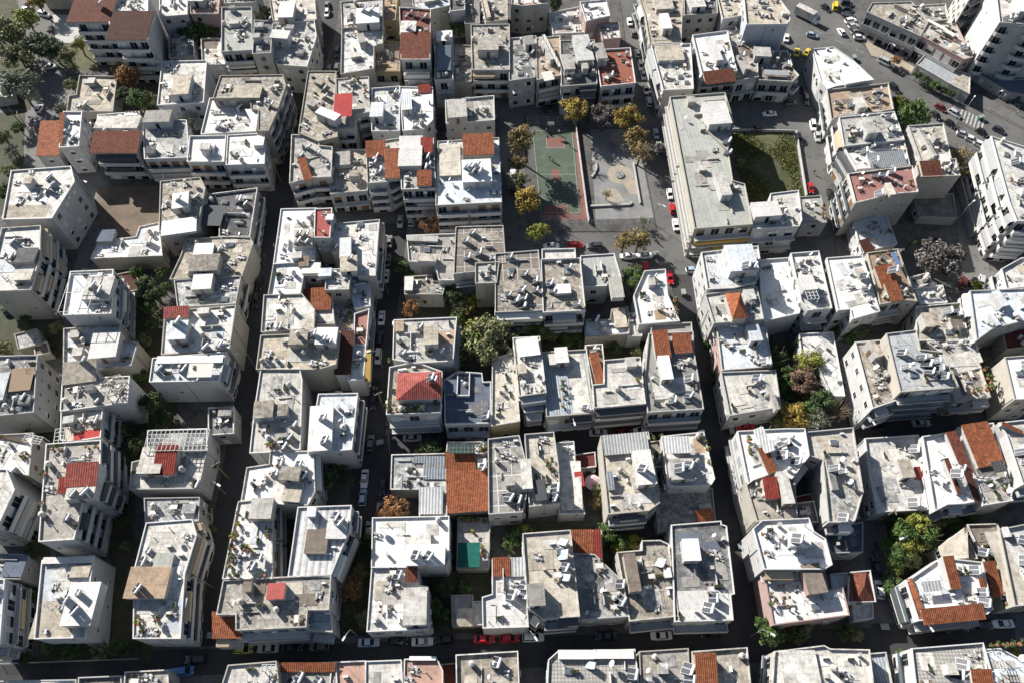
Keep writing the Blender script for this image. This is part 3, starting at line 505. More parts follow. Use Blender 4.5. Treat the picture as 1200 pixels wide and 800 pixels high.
b(4,'oldwhite','W','cream-white block with small central tower','250,22 536,10 520,206 345,216 245,200','P 388,54 452,130 h2.6 m=beige','S 365,42','S 285,165','K 455,72 535,130 m=tan','P 256,25 290,70 h0.8 m=tan','D 480,180',f='blank',r='bal')
b(4,'beige','W','block with hipped red roof and planted edge','230,242 345,216 468,262 460,446 215,456','T 266,266 462,374 h2.4 hip m=coraltiles','S 415,280','S 430,290','Q 225,210','Q 225,390','Q 222,420','Q 228,440','Q 260,438','Q 300,440','Q 340,438','Q 380,436','Q 440,405')
b(3,'slate','W','block with dark slate blue roof','486,300 545,262 655,270 660,312 696,310 697,496 490,500','V 0 roof=slate 545,260 603,262 600,372 540,372','P 488,300 540,362 h0.8 m=slate','S 672,460')
t(0,0,1.0)
b(3,'cream','Y','narrow cream roof with ochre base','578,420 602,414 608,492 577,497','Q 592,453',f='win')
t(600,370)
b(4,'oldwhite','C','white roofed block with raised rear parapet','8,106 126,100 156,354 36,370','P 22,112 132,178 h1 m=white','P 24,228 68,264 h1.4 m=beige','V -1 roof=bluewhite 38,372 140,356 145,440 58,450')
b(3,'ribmetal','C','block with long grey ribbed roof half','145,172 345,160 376,450 166,466','K 248,170 372,448 m=oldwhite','P 200,150 266,214 h2.2 m=white','P 172,180 205,225 h1.6 m=lightgrey','S 340,420','Q 238,310','Q 240,340','Q 242,380','Q 240,420',f='bal')
b(3,'brown','C','narrow house with steep orange tiled roof','348,140 420,135 438,312 380,322','T 362,186 436,308 h0.8 m=tiles',f='win')
b(4,'lightgrey','L','wide block with clean pale grey roof','436,210 598,196 622,405 390,425 382,325 436,320','P 532,196 585,232 h1.8 m=oldwhite','Q 590,300',f='bal')
b(4,'grey','L','corner block with orange roofs and green awnings','645,86 845,76 850,170 894,430 640,446 626,290','T 658,80 746,186 h1.2 m=tiles','T 750,92 848,162 h0.8 m=tiles','P 684,188 756,292 h2.4 m=white','S 745,385','S 822,286','S 820,360','V -1 roof=grey 655,38 842,30 846,74 650,80')
t(0,600)
b(2,'oldbeige','L','low flat roof at bottom edge, grey parapet','590,752 780,742 790,900 580,900',f='blank')
b(2,'oldbeige','L','low tan roof at bottom edge, white parapet','372,778 562,770 566,900 370,900',f='blank')
b(2,'bluewhite','L','low whitish roof at bottom left corner','0,795 350,788 350,900 0,900',f='blank')
t(1000,0)
b(3,'oldbeige','L','long glazed office building along the avenue','90,16 272,10 352,98 312,166 68,56','S 225,90','P 200,20 260,50 h1.2')
b(3,'grey','L','grey building with big white roof drum','274,30 430,20 442,90 352,98','D 310,50','H 320,50')
b(3,'oldwhite','P','pink building with cluttered white terrace','352,98 482,116 556,266 520,276 320,166','A 345,98 440,140 m=cloth_white h2','Q 410,170','Q 430,180','Q 470,190','S 510,220','S 530,240','P 440,140 480,180 h1')
b(1,'ribmetal','L','ribbed metal canopy hall beside pink building','350,246 495,332 545,352 542,436 455,390 300,300','K 495,336 545,352 540,434 458,388 m=oldbeige',f='blank',cat='canopy')
b(5,'lightgrey','L','apartment block with green awnings behind tower','560,-150 640,-150 660,-80 560,-30',r='blank',hs=1.0)
b(6,'oldwhite','W','tall white tower with rounded balconies','690,102 756,106 980,128 1010,20 850,-110 668,-76','S 710,85','S 735,70','S 790,110','S 800,60','P 760,-20 860,60 h2.6 m=white',l='blank',f='round',hs=1.05)
b(1,'slate','G','dark blue-grey shop podium under white tower','556,326 700,376 840,372 840,445 735,432 590,346',f='win',cat='shop')
t(400,0)
b(4,'oldwhite','L','block with two orange tiled squares and steep heaters','118,672 272,650 276,815 212,850 125,856','T 118,672 205,724 h1 m=tiles','T 206,712 272,826 h1.2 m=tiles','S 150,762','S 175,800','S 158,735',hs=0.9)
b(4,'gridgrey','L','block with big white roof sheet beside orange tiles','275,642 428,650 440,880 285,884','P 275,640 374,776 h1.8 m=white','T 375,655 426,706 h1.2 m=redtiles','T 358,808 420,862 h1 m=tiles','S 395,735','S 405,770','S 385,785',hs=0.95)
b(4,'bluewhite','C','wide block with orange ridge and solar cabin','455,665 735,648 748,945 445,960','P 460,680 560,820 h0.9 m=cream','P 565,752 705,848 h2.6 m=white','T 570,642 716,714 h1.6 m=tiles','K 470,830 740,935 m=bluewhite','S 590,775','S 610,800','S 630,770','S 640,800',hs=0.9)
b(3,'beige','L','beige terrace block beside orange tiled squares','-40,705 116,702 118,890 -50,905','S 55,790','P -30,715 40,770 h1.4 m=grey','Q 95,760')
t(0,0,1.0)
b(1,'patchy','O','small cluttered shed in the left hand yard','18,392 42,386 46,402 22,408',f='blank',cat='shed')
b(1,'brown','O','low brown shed below yard debris','40,404 54,401 57,412 42,415',f='blank',cat='shed')
b(1,'darktiles','O','little dark tiled house behind pergola beams','138,322 157,318 164,338 148,342',f='blank',r='win')
b(1,'oldwhite','L','little flat annex in the far left yard','-10,100 10,96 14,112 -8,116',f='blank',cat='shed')
# ------------------------------------------------------------------ shared small meshes
def win_mesh(w, h, kind, shut):
    bm = bmesh.new(); f = 0.07
    box(bm, (0, 0.02, 0), (w, 0.04, h), mi=0)
    for s in (-1, 1):
        box(bm, (s*(w/2+f/2), 0.035, 0), (f, 0.07, h), mi=1); box(bm, (0, 0.033, s*(h/2+f/2)), (w+2*f, 0.066, f), mi=1)
    box(bm, (0, 0.07, -h/2-f-0.03), (w+0.3, 0.18, 0.06), mi=1)
    if kind == 'half': box(bm, (0, 0.052, h*0.25), (w-0.004, 0.03, h*0.5), mi=2)
    elif kind == 'shut':
        box(bm, (0, 0.052, 0), (w-0.004, 0.03, h-0.004), mi=2)
    elif kind == 'leaf':
        for s in (-1, 1): box(bm, (s*(w/2+0.36), 0.09, 0), (0.55, 0.04, h), mi=2)
    else: box(bm, (0, 0.05, 0), (0.06, 0.03, h), mi=1)
    return mesh('window', bm, ['glass_dark', 'trim', shut])
WIN = {}
for sh in ('shutter_white', 'shutter_brown', 'shutter_grey'):
    for kd in ('open', 'half', 'shut', 'leaf'): WIN[(sh, kd)] = win_mesh(1.25, 1.35, kd, sh)
    for kd in ('open', 'half', 'shut'): WIN[(sh, 'd' + kd)] = win_mesh(2.0, 2.2, kd, sh)
    WIN[(sh, 'small')] = win_mesh(0.6, 0.7, 'open', sh)
def m_ac():
    bm = bmesh.new(); box(bm, (0,0,0.4), (0.9,0.35,0.62)); tube(bm, (0.12,-0.19,0.4), (0.12,-0.16,0.4), 0.22, seg=12, mi=1)
    for s in (-0.3,0.3): box(bm, (s,0,0.045), (0.08,0.4,0.09), mi=1)
    return mesh('air_conditioner', bm, ['tankwhite', 'rubber'])
def m_ant():
    bm = bmesh.new(); tube(bm, (0,0,0), (0,0,3.2), 0.035, 0.025, 6)
    tube(bm, (-0.7,0,2.9), (0.7,0,2.9), 0.02, seg=4)
    for i in range(6): tube(bm, (-0.6+i*0.24, -0.4+i*0.03, 2.9), (-0.6+i*0.24, 0.4-i*0.03, 2.9), 0.014, seg=4)
    tube(bm, (-0.25,0,2.4), (0.25,0,2.4), 0.018, seg=4); tube(bm, (0,-0.3,2.4), (0,0.3,2.4), 0.018, seg=4)
    box(bm, (0,0,0.05), (0.3,0.3,0.1)); return mesh('antenna', bm, 'metal')
def m_vent():
    bm = bmesh.new(); tube(bm, (0,0,0), (0,0,0.75), 0.09, seg=8); tube(bm, (0,0,0.75), (0,0,0.9), 0.16, 0.05, 8); return mesh('roof_vent', bm, 'metal')
def m_chim():
    bm = bmesh.new(); box(bm, (0,0,0.55), (0.5,0.45,1.1)); box(bm, (0,0,1.22), (0.66,0.6,0.08)); box(bm, (0,0,1.14), (0.4,0.35,0.1), mi=1); return mesh('chimney', bm, ['oldwhite', 'rubber'])
def m_tank():
    bm = bmesh.new(); tube(bm, (0,0,0.25), (0,0,1.45), 0.5, 0.52, 14); tube(bm, (0,0,1.45), (0,0,1.62), 0.52, 0.16, 14); tube(bm, (0,0,1.6), (0,0,1.7), 0.15, seg=10, mi=1)
    for a in range(4): box(bm, (0.32*math.cos(a*1.57+.78), 0.32*math.sin(a*1.57+.78), 0.125), (0.1,0.1,0.25), mi=1)
    return mesh('water_tank', bm, ['lightgrey', 'metal'])
def m_dish():
    bm = bmesh.new(); tube(bm, (0,0,0), (0,0,1.1), 0.04, seg=6)
    n = 14; C = Vector((0,0,1.25)); ax = Vector((-0.75,0.35,0.55)).normalized(); e1 = ax.orthogonal().normalized(); e2 = ax.cross(e1)
    rings = []
    for k, (r, d) in enumerate(((0.02,0),(0.28,0.05),(0.5,0.16))):
        rings.append([bm.verts.new(C + ax*d + (e1*math.cos(2*math.pi*i/n) + e2*math.sin(2*math.pi*i/n))*r) for i in range(n)])
    for A, B in zip(rings, rings[1:]):
        for i in range(n): bm.faces.new((A[i], A[(i+1)%n], B[(i+1)%n], B[i]))
    tube(bm, C + ax*0.02 - e2*0.3, C + ax*0.55, 0.015, seg=4); return mesh('satellite_dish', bm, 'tankwhite')
def m_clothes():
    bm = bmesh.new()
    for s in (-1.4, 1.4):
        tube(bm, (s,0,0), (s,0,1.7), 0.03, seg=6); tube(bm, (s,-0.4,1.7), (s,0.4,1.7), 0.02, seg=5)
    for y in (-0.35,0,0.35): tube(bm, (-1.4,y,1.7), (1.4,y,1.7), 0.008, seg=4)
    return mesh('clothes_line', bm, 'metal')
def m_pipe():
    bm = bmesh.new(); tube(bm, (-1.6,0,0.08), (1.2,0,0.08), 0.05, seg=6); tube(bm, (1.2,0,0.08), (1.2,0.9,0.08), 0.05, seg=6); tube(bm, (-1.6,0,0.08), (-1.6,0,0.5), 0.05, seg=6); return mesh('water_pipe', bm, 'pole')
def m_table():
    bm = bmesh.new(); box(bm, (0,0,0.72), (1.3,0.8,0.05)); [box(bm, (sx*.55, sy*.32, 0.35), (0.05,0.05,0.7)) for sx in (-1,1) for sy in (-1,1)]
    for sx in (-0.45, 0.45):
        for sy in (-1, 1): box(bm, (sx, sy*0.75, 0.43), (0.42,0.42,0.05), mi=1); box(bm, (sx, sy*0.95, 0.68), (0.42,0.04,0.45), mi=1); [box(bm, (sx+k*.18, sy*0.75+j*.18, 0.2), (0.04,0.04,0.4), mi=1) for k in (-1,1) for j in (-1,1)]
    return mesh('table_set', bm, ['shutter_white', 'shutter_brown'])
def m_heap(seed):
    R = random.Random(seed); bm = bmesh.new()
    for i in range(9): s = (R.uniform(.2,.9), R.uniform(.15,.7), R.uniform(.1,.5)); box(bm, (R.uniform(-.9,.9), R.uniform(-.7,.7), s[2]/2 + 0.01*i), s, R.uniform(0,3), mi=i % 4)
    for i in range(4): p = Vector((R.uniform(-.9,.9), R.uniform(-.7,.7), .08)); tube(bm, p, p + Vector((R.uniform(-1.2,1.2), R.uniform(-1,1), R.uniform(.05,.5))), .03, seg=5, mi=R.randrange(4))
    return mesh('stored_junk', bm, ['shutter_white', 'shutter_brown', 'shutter_grey', 'metal'])
def m_planter():
    bm = bmesh.new(); R = random.Random(3); box(bm, (0,0,.2), (1.5,.4,.4)); 
    for i in range(130):
        q = Vector((R.uniform(-.75,.75), R.uniform(-.22,.22), R.uniform(.4,.85))); d = Vector((R.gauss(0,1), R.gauss(0,1), R.gauss(.3,1))).normalized(); e1 = d.orthogonal().normalized()*.11; e2 = d.cross(e1)
        bm.faces.new([bm.verts.new(q+e1), bm.verts.new(q+e2), bm.verts.new(q-e1), bm.verts.new(q-e2)]).material_index = 1
    return mesh('planter', bm, ['oldwhite', 'shrubleaf'])
plain('shrubleaf', (0.06,0.085,0.03), 0.8, 0, 0.35)
SM = dict(table_set=m_table(), stored_junk=m_heap(1), planter=m_planter(), air_conditioner=m_ac(), antenna=m_ant(), roof_vent=m_vent(), chimney=m_chim(), water_tank=m_tank(), satellite_dish=m_dish(), clothes_line=m_clothes(), water_pipe=m_pipe())
# ------------------------------------------------------------------ pass 1: volumes, roofs and what is fixed to them
def rsheet(name, bm, mats, parent, ang):
    """a sheet whose own axes follow the building, so joints, ribs and tile courses run with it"""
    bmesh.ops.rotate(bm, verts=bm.verts[:], cent=(0,0,0), matrix=Matrix.Rotation(-ang, 3, 'Z'))
    return link(name, mesh(name, bm, mats), parent, Matrix.Rotation(ang, 4, 'Z'))
def uang(rec): return math.atan2(rec['u'].y, rec['u'].x)
SOLID_V, SOLID_F = [], []
def solid(quad): 
    i = len(SOLID_V); SOLID_V.extend(Vector(q) for q in quad); SOLID_F.append(tuple(range(i, i+len(quad))))
def solid_prism(poly, z0, z1):
    n = len(poly)
    for i in range(n):
        a, c = poly[i], poly[(i+1) % n]; solid([(a[0],a[1],z0), (c[0],c[1],z0), (c[0],c[1],z1), (a[0],a[1],z1)])
    from mathutils.geometry import tessellate_polygon
    for tri in tessellate_polygon([[Vector((p[0],p[1],0)) for p in poly]]): solid([(poly[k][0], poly[k][1], z1) for k in tri])
def volume(rec, poly, z0, zt, ph, roofm, wallm, first=False):
    """walls, roof sheet and parapet ring of one block; poly is counter-clockwise in world metres"""
    o = rec['o']; root = rec['root']; L = [(p[0]-o.x, p[1]-o.y) for p in poly]; zr = zt - ph
    bm = bmesh.new(); prism(bm, L, z0, zr, top=False, bottom=False); link('wall', mesh('wall', bm, wallm), root)
    bm = bmesh.new(); face(bm, [(p.x, p.y, zr) for p in inset(L, 0.12)]); rsheet('roof', bm, roofm, root, uang(rec))
    out, inn = inset(L, -0.04), inset(L, 0.17); n = len(L); bm = bmesh.new()
    vs = [[bm.verts.new((p.x, p.y, z)) for p in q] for q, z in ((out, zr), (out, zt), (inn, zt), (inn, zr-0.05))]
    for A, B in zip(vs, vs[1:]):
        for i in range(n): bm.faces.new((A[i], A[(i+1)%n], B[(i+1)%n], B[i]))
    for i in range(n): bm.faces.new((vs[0][(i+1)%n], vs[0][i], vs[3][i], vs[3][(i+1)%n]))
    bmesh.ops.recalc_face_normals(bm, faces=bm.faces[:])
    link('parapet', mesh('parapet', bm, rec['parm']), root)
    solid_prism(poly, z0, zr)
    for p, q in zip(poly, poly[1:] + poly[:1]): solid([(p[0],p[1],zr), (q[0],q[1],zr), (q[0],q[1],zt), (p[0],p[1],zt)])
    rec['vols'].append((poly, z0, zr))
def quad_of(rec, pts, z):
    """two corners (top left, bottom right) squared to the building's own axes, or a drawn outline"""
    w = [W(p[0], p[1], z) for p in pts]
    if len(w) == 2:
        u = rec['u']; v = Vector((-u.y, u.x, 0)); d = w[1] - w[0]; a = d.dot(u); c = d.dot(v)
        w = [w[0], w[0] + u*a, w[1], w[0] + v*c]
    q = [(p.x, p.y) for p in w]
    return ccw(q)
SITE = []
for B in BL:
    F = B['F']; ph = random.choice((0.35, 0.45, 0.6)); zt = F*3.0*B.get('hs', 0.78) + 0.75 + random.uniform(-0.35, 0.35)
    if F == 1: zt = 3.3 + random.uniform(-0.3, 0.3); ph = 0.3
    poly = ccw([(p.x, p.y) for p in (W(x, y, zt) for x, y in B['poly'])])
    poly = [tuple(q) for q in inset(poly, -0.22)]
    cx = sum(p[0] for p in poly)/len(poly); cy = sum(p[1] for p in poly)/len(poly)
    cat = B['cat'] or ('apartment block' if F >= 3 else 'house')
    root = bpy.data.objects.new(cat.replace(' ', '_'), None); COL.objects.link(root); root.location = (cx, cy, 0); root.empty_display_size = 2
    tag(root, B['label'], cat)
    best = None
    for i in range(len(poly)):
        a, c = Vector(poly[i]), Vector(poly[(i+1) % len(poly)]); e = c - a
        if e.length < 0.5: continue
        nrm = Vector((e.y, -e.x))/e.length; s = -nrm.y*e.length
        if best is None or s > best[0]: best = (s, e.normalized())
    u = best[1]; u = Vector((u.x, u.y, 0)); u = u if u.x > 0 else -u
    rec = dict(B=B, root=root, o=Vector((cx, cy, 0)), poly=poly, zt=zt, zr=zt-ph, u=u, vols=[], keep=[], label=B['label'], cat=cat,
               parm='trim' if B['wall'] in 'WB' else 'wall_' + B['wall'] if random.random() < 0.6 else 'oldwhite', wallm='wall_' + B['wall'])
    SITE.append(rec)
    volume(rec, poly, 0, zt, ph, B['roof'], rec['wallm'])
    dz = 0.004
    for ft in B['feats']:
        k, o, pts = ft['k'], ft['o'], ft['p']; m = o.get('m'); h = None
        for q in list(o):
            if q[0] == 'h' and q[1:2].isdigit(): h = float(q[1:])
        hc = rec['o']
        if k == 'V':
            dfl = [int(q) for q in o if q.lstrip('-').isdigit()][0]; zv = zt + dfl*2.6 + (0.28 if dfl == 0 else 0.1)
            p = ccw([(q.x, q.y) for q in (W(x, y, zv) for x, y in pts)])
            rm = o.get('roof', B['roof'])
            if rm == 'tiles':
                L = [(q[0]-hc.x, q[1]-hc.y) for q in p]
                bm = bmesh.new(); prism(bm, L, 0, zv-0.5, top=False); link('wall', mesh('wall', bm, rec['wallm']), root)
                ov = inset(L, -0.3); ys = [q.y for q in ov]; y0, y1 = min(ys), max(ys)
                bm = bmesh.new(); lo = [bm.verts.new((q.x, q.y, zv-0.5 + 0.9*(q.y-y0)/(y1-y0))) for q in ov]; hi = [bm.verts.new((q.x, q.y, zv-0.35 + 0.9*(q.y-y0)/(y1-y0))) for q in ov]
                bm.faces.new(hi); bm.faces.new(lo[::-1])
                for i in range(len(lo)): bm.faces.new((lo[i], lo[(i+1)%len(lo)], hi[(i+1)%len(lo)], hi[i]))
                link('tiled_roof', mesh('tiled_roof', bm, 'tiles'), root); solid_prism(p, 0, zv-0.1); rec['vols'].append((p, 0, zv-0.5))
            else: volume(rec, p, 0, zv, 0.5, rm, rec['wallm'])
        elif k == 'P':
            h = h or 2.5; z = rec['zr'] + h; p = quad_of(rec, pts, z); L = [(q[0]-hc.x, q[1]-hc.y) for q in p]
            bm = bmesh.new(); prism(bm, L, rec['zr']-0.05, z-0.12, top=False, bottom=False, mi=0)
            wm = 'wall_W' if (m in ('white', 'bluewhite', 'oldwhite') or B['wall'] == 'W') else rec['wallm']
            s_ = link('stair_house' if h >= 1.7 else 'roof_block', mesh('stair_house', bm, wm), root)
            bm = bmesh.new(); Lo = [(q.x, q.y) for q in inset(L, -0.1)]; prism(bm, Lo, z-0.12, z+0.02, mi=0); rsheet('slab_roof', bm, m or B['roof'], s_, uang(rec))
            solid_prism(p, rec['zr'], z); rec['keep'].append(p)
            if h >= 2:                                                # a door towards the open side
                i = max(range(4), key=lambda i: (Vector((L[(i+1)%4][1]-L[i][1], L[i][0]-L[(i+1)%4][0])).normalized().dot(Vector((random.choice((-0.5, 0.5)), -0.9)))) if len(L) == 4 else 0)
                a, c = Vector(L[i]), Vector(L[(i+1) % len(L)]); e = (c-a)
                if e.length > 1.6:
                    e.normalize(); mid = (a+c)/2; bm = bmesh.new(); ang = math.atan2(e.y, e.x)
                    box(bm, (mid.x + e.y*0.02, mid.y - e.x*0.02, rec['zr']+1.0), (0.85, 0.09, 2.0), ang); link('door', mesh('door', bm, random.choice(('shutter_grey', 'shutter_brown', 'glass_dark'))), s_)
        elif k == 'T':
            h = 0.4 if h is None else h; z = rec['zr'] + h + 0.6; p = quad_of(rec, pts, z); L = [Vector((q[0]-hc.x, q[1]-hc.y)) for q in p]
            m = m or 'tiles'; v = Vector((-u.y, u.x)); zb = rec['zr'] + h
            dirn = Vector((-u.x, -u.y)) if 'l' in o else -v
            ds = [q.dot(dirn) for q in L]; d0, d1 = min(ds), max(ds); rise = min(1.3, 0.22*(d1-d0)+0.15)
            bm = bmesh.new()
            if 'hip' in o:
                ov = inset([tuple(q) for q in L], -0.3); c = sum((q for q in ov), Vector((0,0)))/len(ov)
                lo = [bm.verts.new((q.x, q.y, zb)) for q in ov]; a = bm.verts.new((c.x, c.y, zb+1.6))
                for i in range(len(lo)): bm.faces.new((lo[i], lo[(i+1)%len(lo)], a))
                bm.faces.new(lo[::-1]); zw = zb
            else:
                ov = inset([tuple(q) for q in L], -0.15); zz = [zb + rise*(1-(q.dot(dirn)-d0)/(d1-d0)) for q in ov]
                lo = [bm.verts.new((q.x, q.y, zq)) for q, zq in zip(ov, zz)]; hi = [bm.verts.new((q.x, q.y, zq+0.14)) for q, zq in zip(ov, zz)]
                bm.faces.new(hi); bm.faces.new(lo[::-1])
                for i in range(len(lo)): bm.faces.new((lo[i], lo[(i+1)%len(lo)], hi[(i+1)%len(lo)], hi[i]))
            tr = rsheet('tiled_roof', bm, m, root, uang(rec))
            bm = bmesh.new(); n = len(L); lo = [bm.verts.new((q.x, q.y, rec['zr']-0.05)) for q in L]
            zz = [zb + (0 if 'hip' in o else rise*(1-(q.dot(dirn)-d0)/(d1-d0))) for q in L]; hi = [bm.verts.new((q.x, q.y, zq)) for q, zq in zip(L, zz)]
            for i in range(n): bm.faces.new((lo[i], lo[(i+1)%n], hi[(i+1)%n], hi[i]))
            rsheet('gable_wall', bm, rec['wallm'], tr, 0).matrix_local = Matrix.Rotation(-uang(rec), 4, 'Z')
            solid_prism(p, rec['zr'], zb+rise); rec['keep'].append(p)
        elif k == 'K':
            p = inset(quad_of(rec, pts, rec['zr']), 0.0); dz += 0.004; rec.setdefault('coat', []).append([tuple(q) for q in p])
            bm = bmesh.new(); face(bm, [(q.x-hc.x, q.y-hc.y, rec['zr']+dz) for q in p]); rsheet('roof_coating', bm, m, root, uang(rec))
        elif k in 'AG':
            h = h or (2.4 if k == 'A' else 2.3); z = rec['zr'] + h; p = quad_of(rec, pts, z); L = [Vector((q[0]-hc.x, q[1]-hc.y)) for q in p]; bm = bmesh.new()
            if k == 'A':
                v = Vector((-u.y, u.x)); ds = [q.dot(v) for q in L]; d0, d1 = min(ds), max(ds)
                lo = [bm.verts.new((q.x, q.y, z-0.06+0.25*(q.dot(v)-d0)/max(d1-d0, 0.1))) for q in L]; hi = [bm.verts.new((w.co.x, w.co.y, w.co.z+0.07)) for w in lo]; n = len(L)
                bm.faces.new(hi); bm.faces.new(lo[::-1])
                for i in range(n): bm.faces.new((lo[i], lo[(i+1)%n], hi[(i+1)%n], hi[i]))
                c_ = link('canopy', mesh('canopy', bm, m or 'cloth_white'), root); 
                for q in inset([tuple(q) for q in L], 0.15):
                    bm = bmesh.new(); tube(bm, (q.x, q.y, rec['zr']), (q.x, q.y, z-0.07), 0.04, seg=6); link('canopy_post', mesh('canopy_post', bm, 'railwhite'), c_, Matrix.Rotation(-uang(rec), 4, 'Z'))
            else:
                A, Bq, Cq, D = [q for q in L[:4]]
                for q in L: box(bm, (q.x, q.y, rec['zr']+h/2), (0.12, 0.12, h))
                for (s, e, s2, e2) in ((A, Bq, D, Cq), (A, D, Bq, Cq)):
                    n = 3 if 'sparse' in o else max(3, int((s2-s).length/0.85))
                    if 'sparse' in o and s is A and e is Bq: n = 2
                    for i in range(n+1):
                        a, c = s.lerp(s2, i/n), e.lerp(e2, i/n); d = c-a; mid = (a+c)/2
                        box(bm, (mid.x, mid.y, z + (0.0 if s is A and e is Bq else 0.1)), (d.length, 0.09, 0.1), math.atan2(d.y, d.x))
                link('pergola', mesh('pergola', bm, 'trim'), root)
            rec['keep'].append(p)
        elif k == 'X':
            q = W(pts[0][0], pts[0][1], rec['zr']+2.4) - hc; bm = bmesh.new(); zr = rec['zr']
            ring = [Vector((q.x + 2.7*math.cos(i*math.pi/3+.3), q.y + 2.7*math.sin(i*math.pi/3+.3), zr)) for i in range(6)]; apex = Vector((q.x, q.y, zr+3.0))
            for i in range(6):
                a = ring[i] + Vector((0,0,2.3)); c = ring[(i+1)%6] + Vector((0,0,2.3)); tube(bm, ring[i], a, 0.08, seg=6); tube(bm, a, c, 0.12, seg=6); tube(bm, a, apex, 0.08, seg=6)
                for f_ in (0.3, 0.6): tube(bm, a.lerp(apex, f_), c.lerp(apex, f_), 0.09, seg=6)
            link('gazebo', mesh('gazebo', bm, 'beige'), root)
BVH = BVHTree.FromPolygons(SOLID_V, SOLID_F)
CAMS = [Vector((dx, 0, CH)) for dx in (-14, 0, 14)]
def seen(p, margin=30):
    d = p - Vector((0, 0, CH)); zc = d.y*CPc - d.z*SP
    if zc < 1: return False
    x = 600 + CF*d.x/zc; yv = 400 + CF*(-d.z*CPc - d.y*SP)/zc
    if x < -margin or x > 1200 + margin or yv < -margin or yv > 800 + margin: return False
    for c in CAMS:
        e = c - p; h = BVH.ray_cast(p + e.normalized()*0.15, e.normalized(), e.length)
        if h[0] is None: return True
    return False
def survey(x, y, lo=0.0, hi=80.0, fallback=None):
    """first surface met by the line of sight through a photo position"""
    c = Vector((0, 0, CH)); d = (W(x, y, 0) - c).normalized(); h = BVH.ray_cast(c, d)
    if h[0] is not None and lo <= h[0].z <= hi and h[1].z > 0.5 or (h[0] is not None and lo <= h[0].z <= hi and abs(h[1].z) > 0.5): return h[0]
    return W(x, y, fallback if fallback is not None else 0)
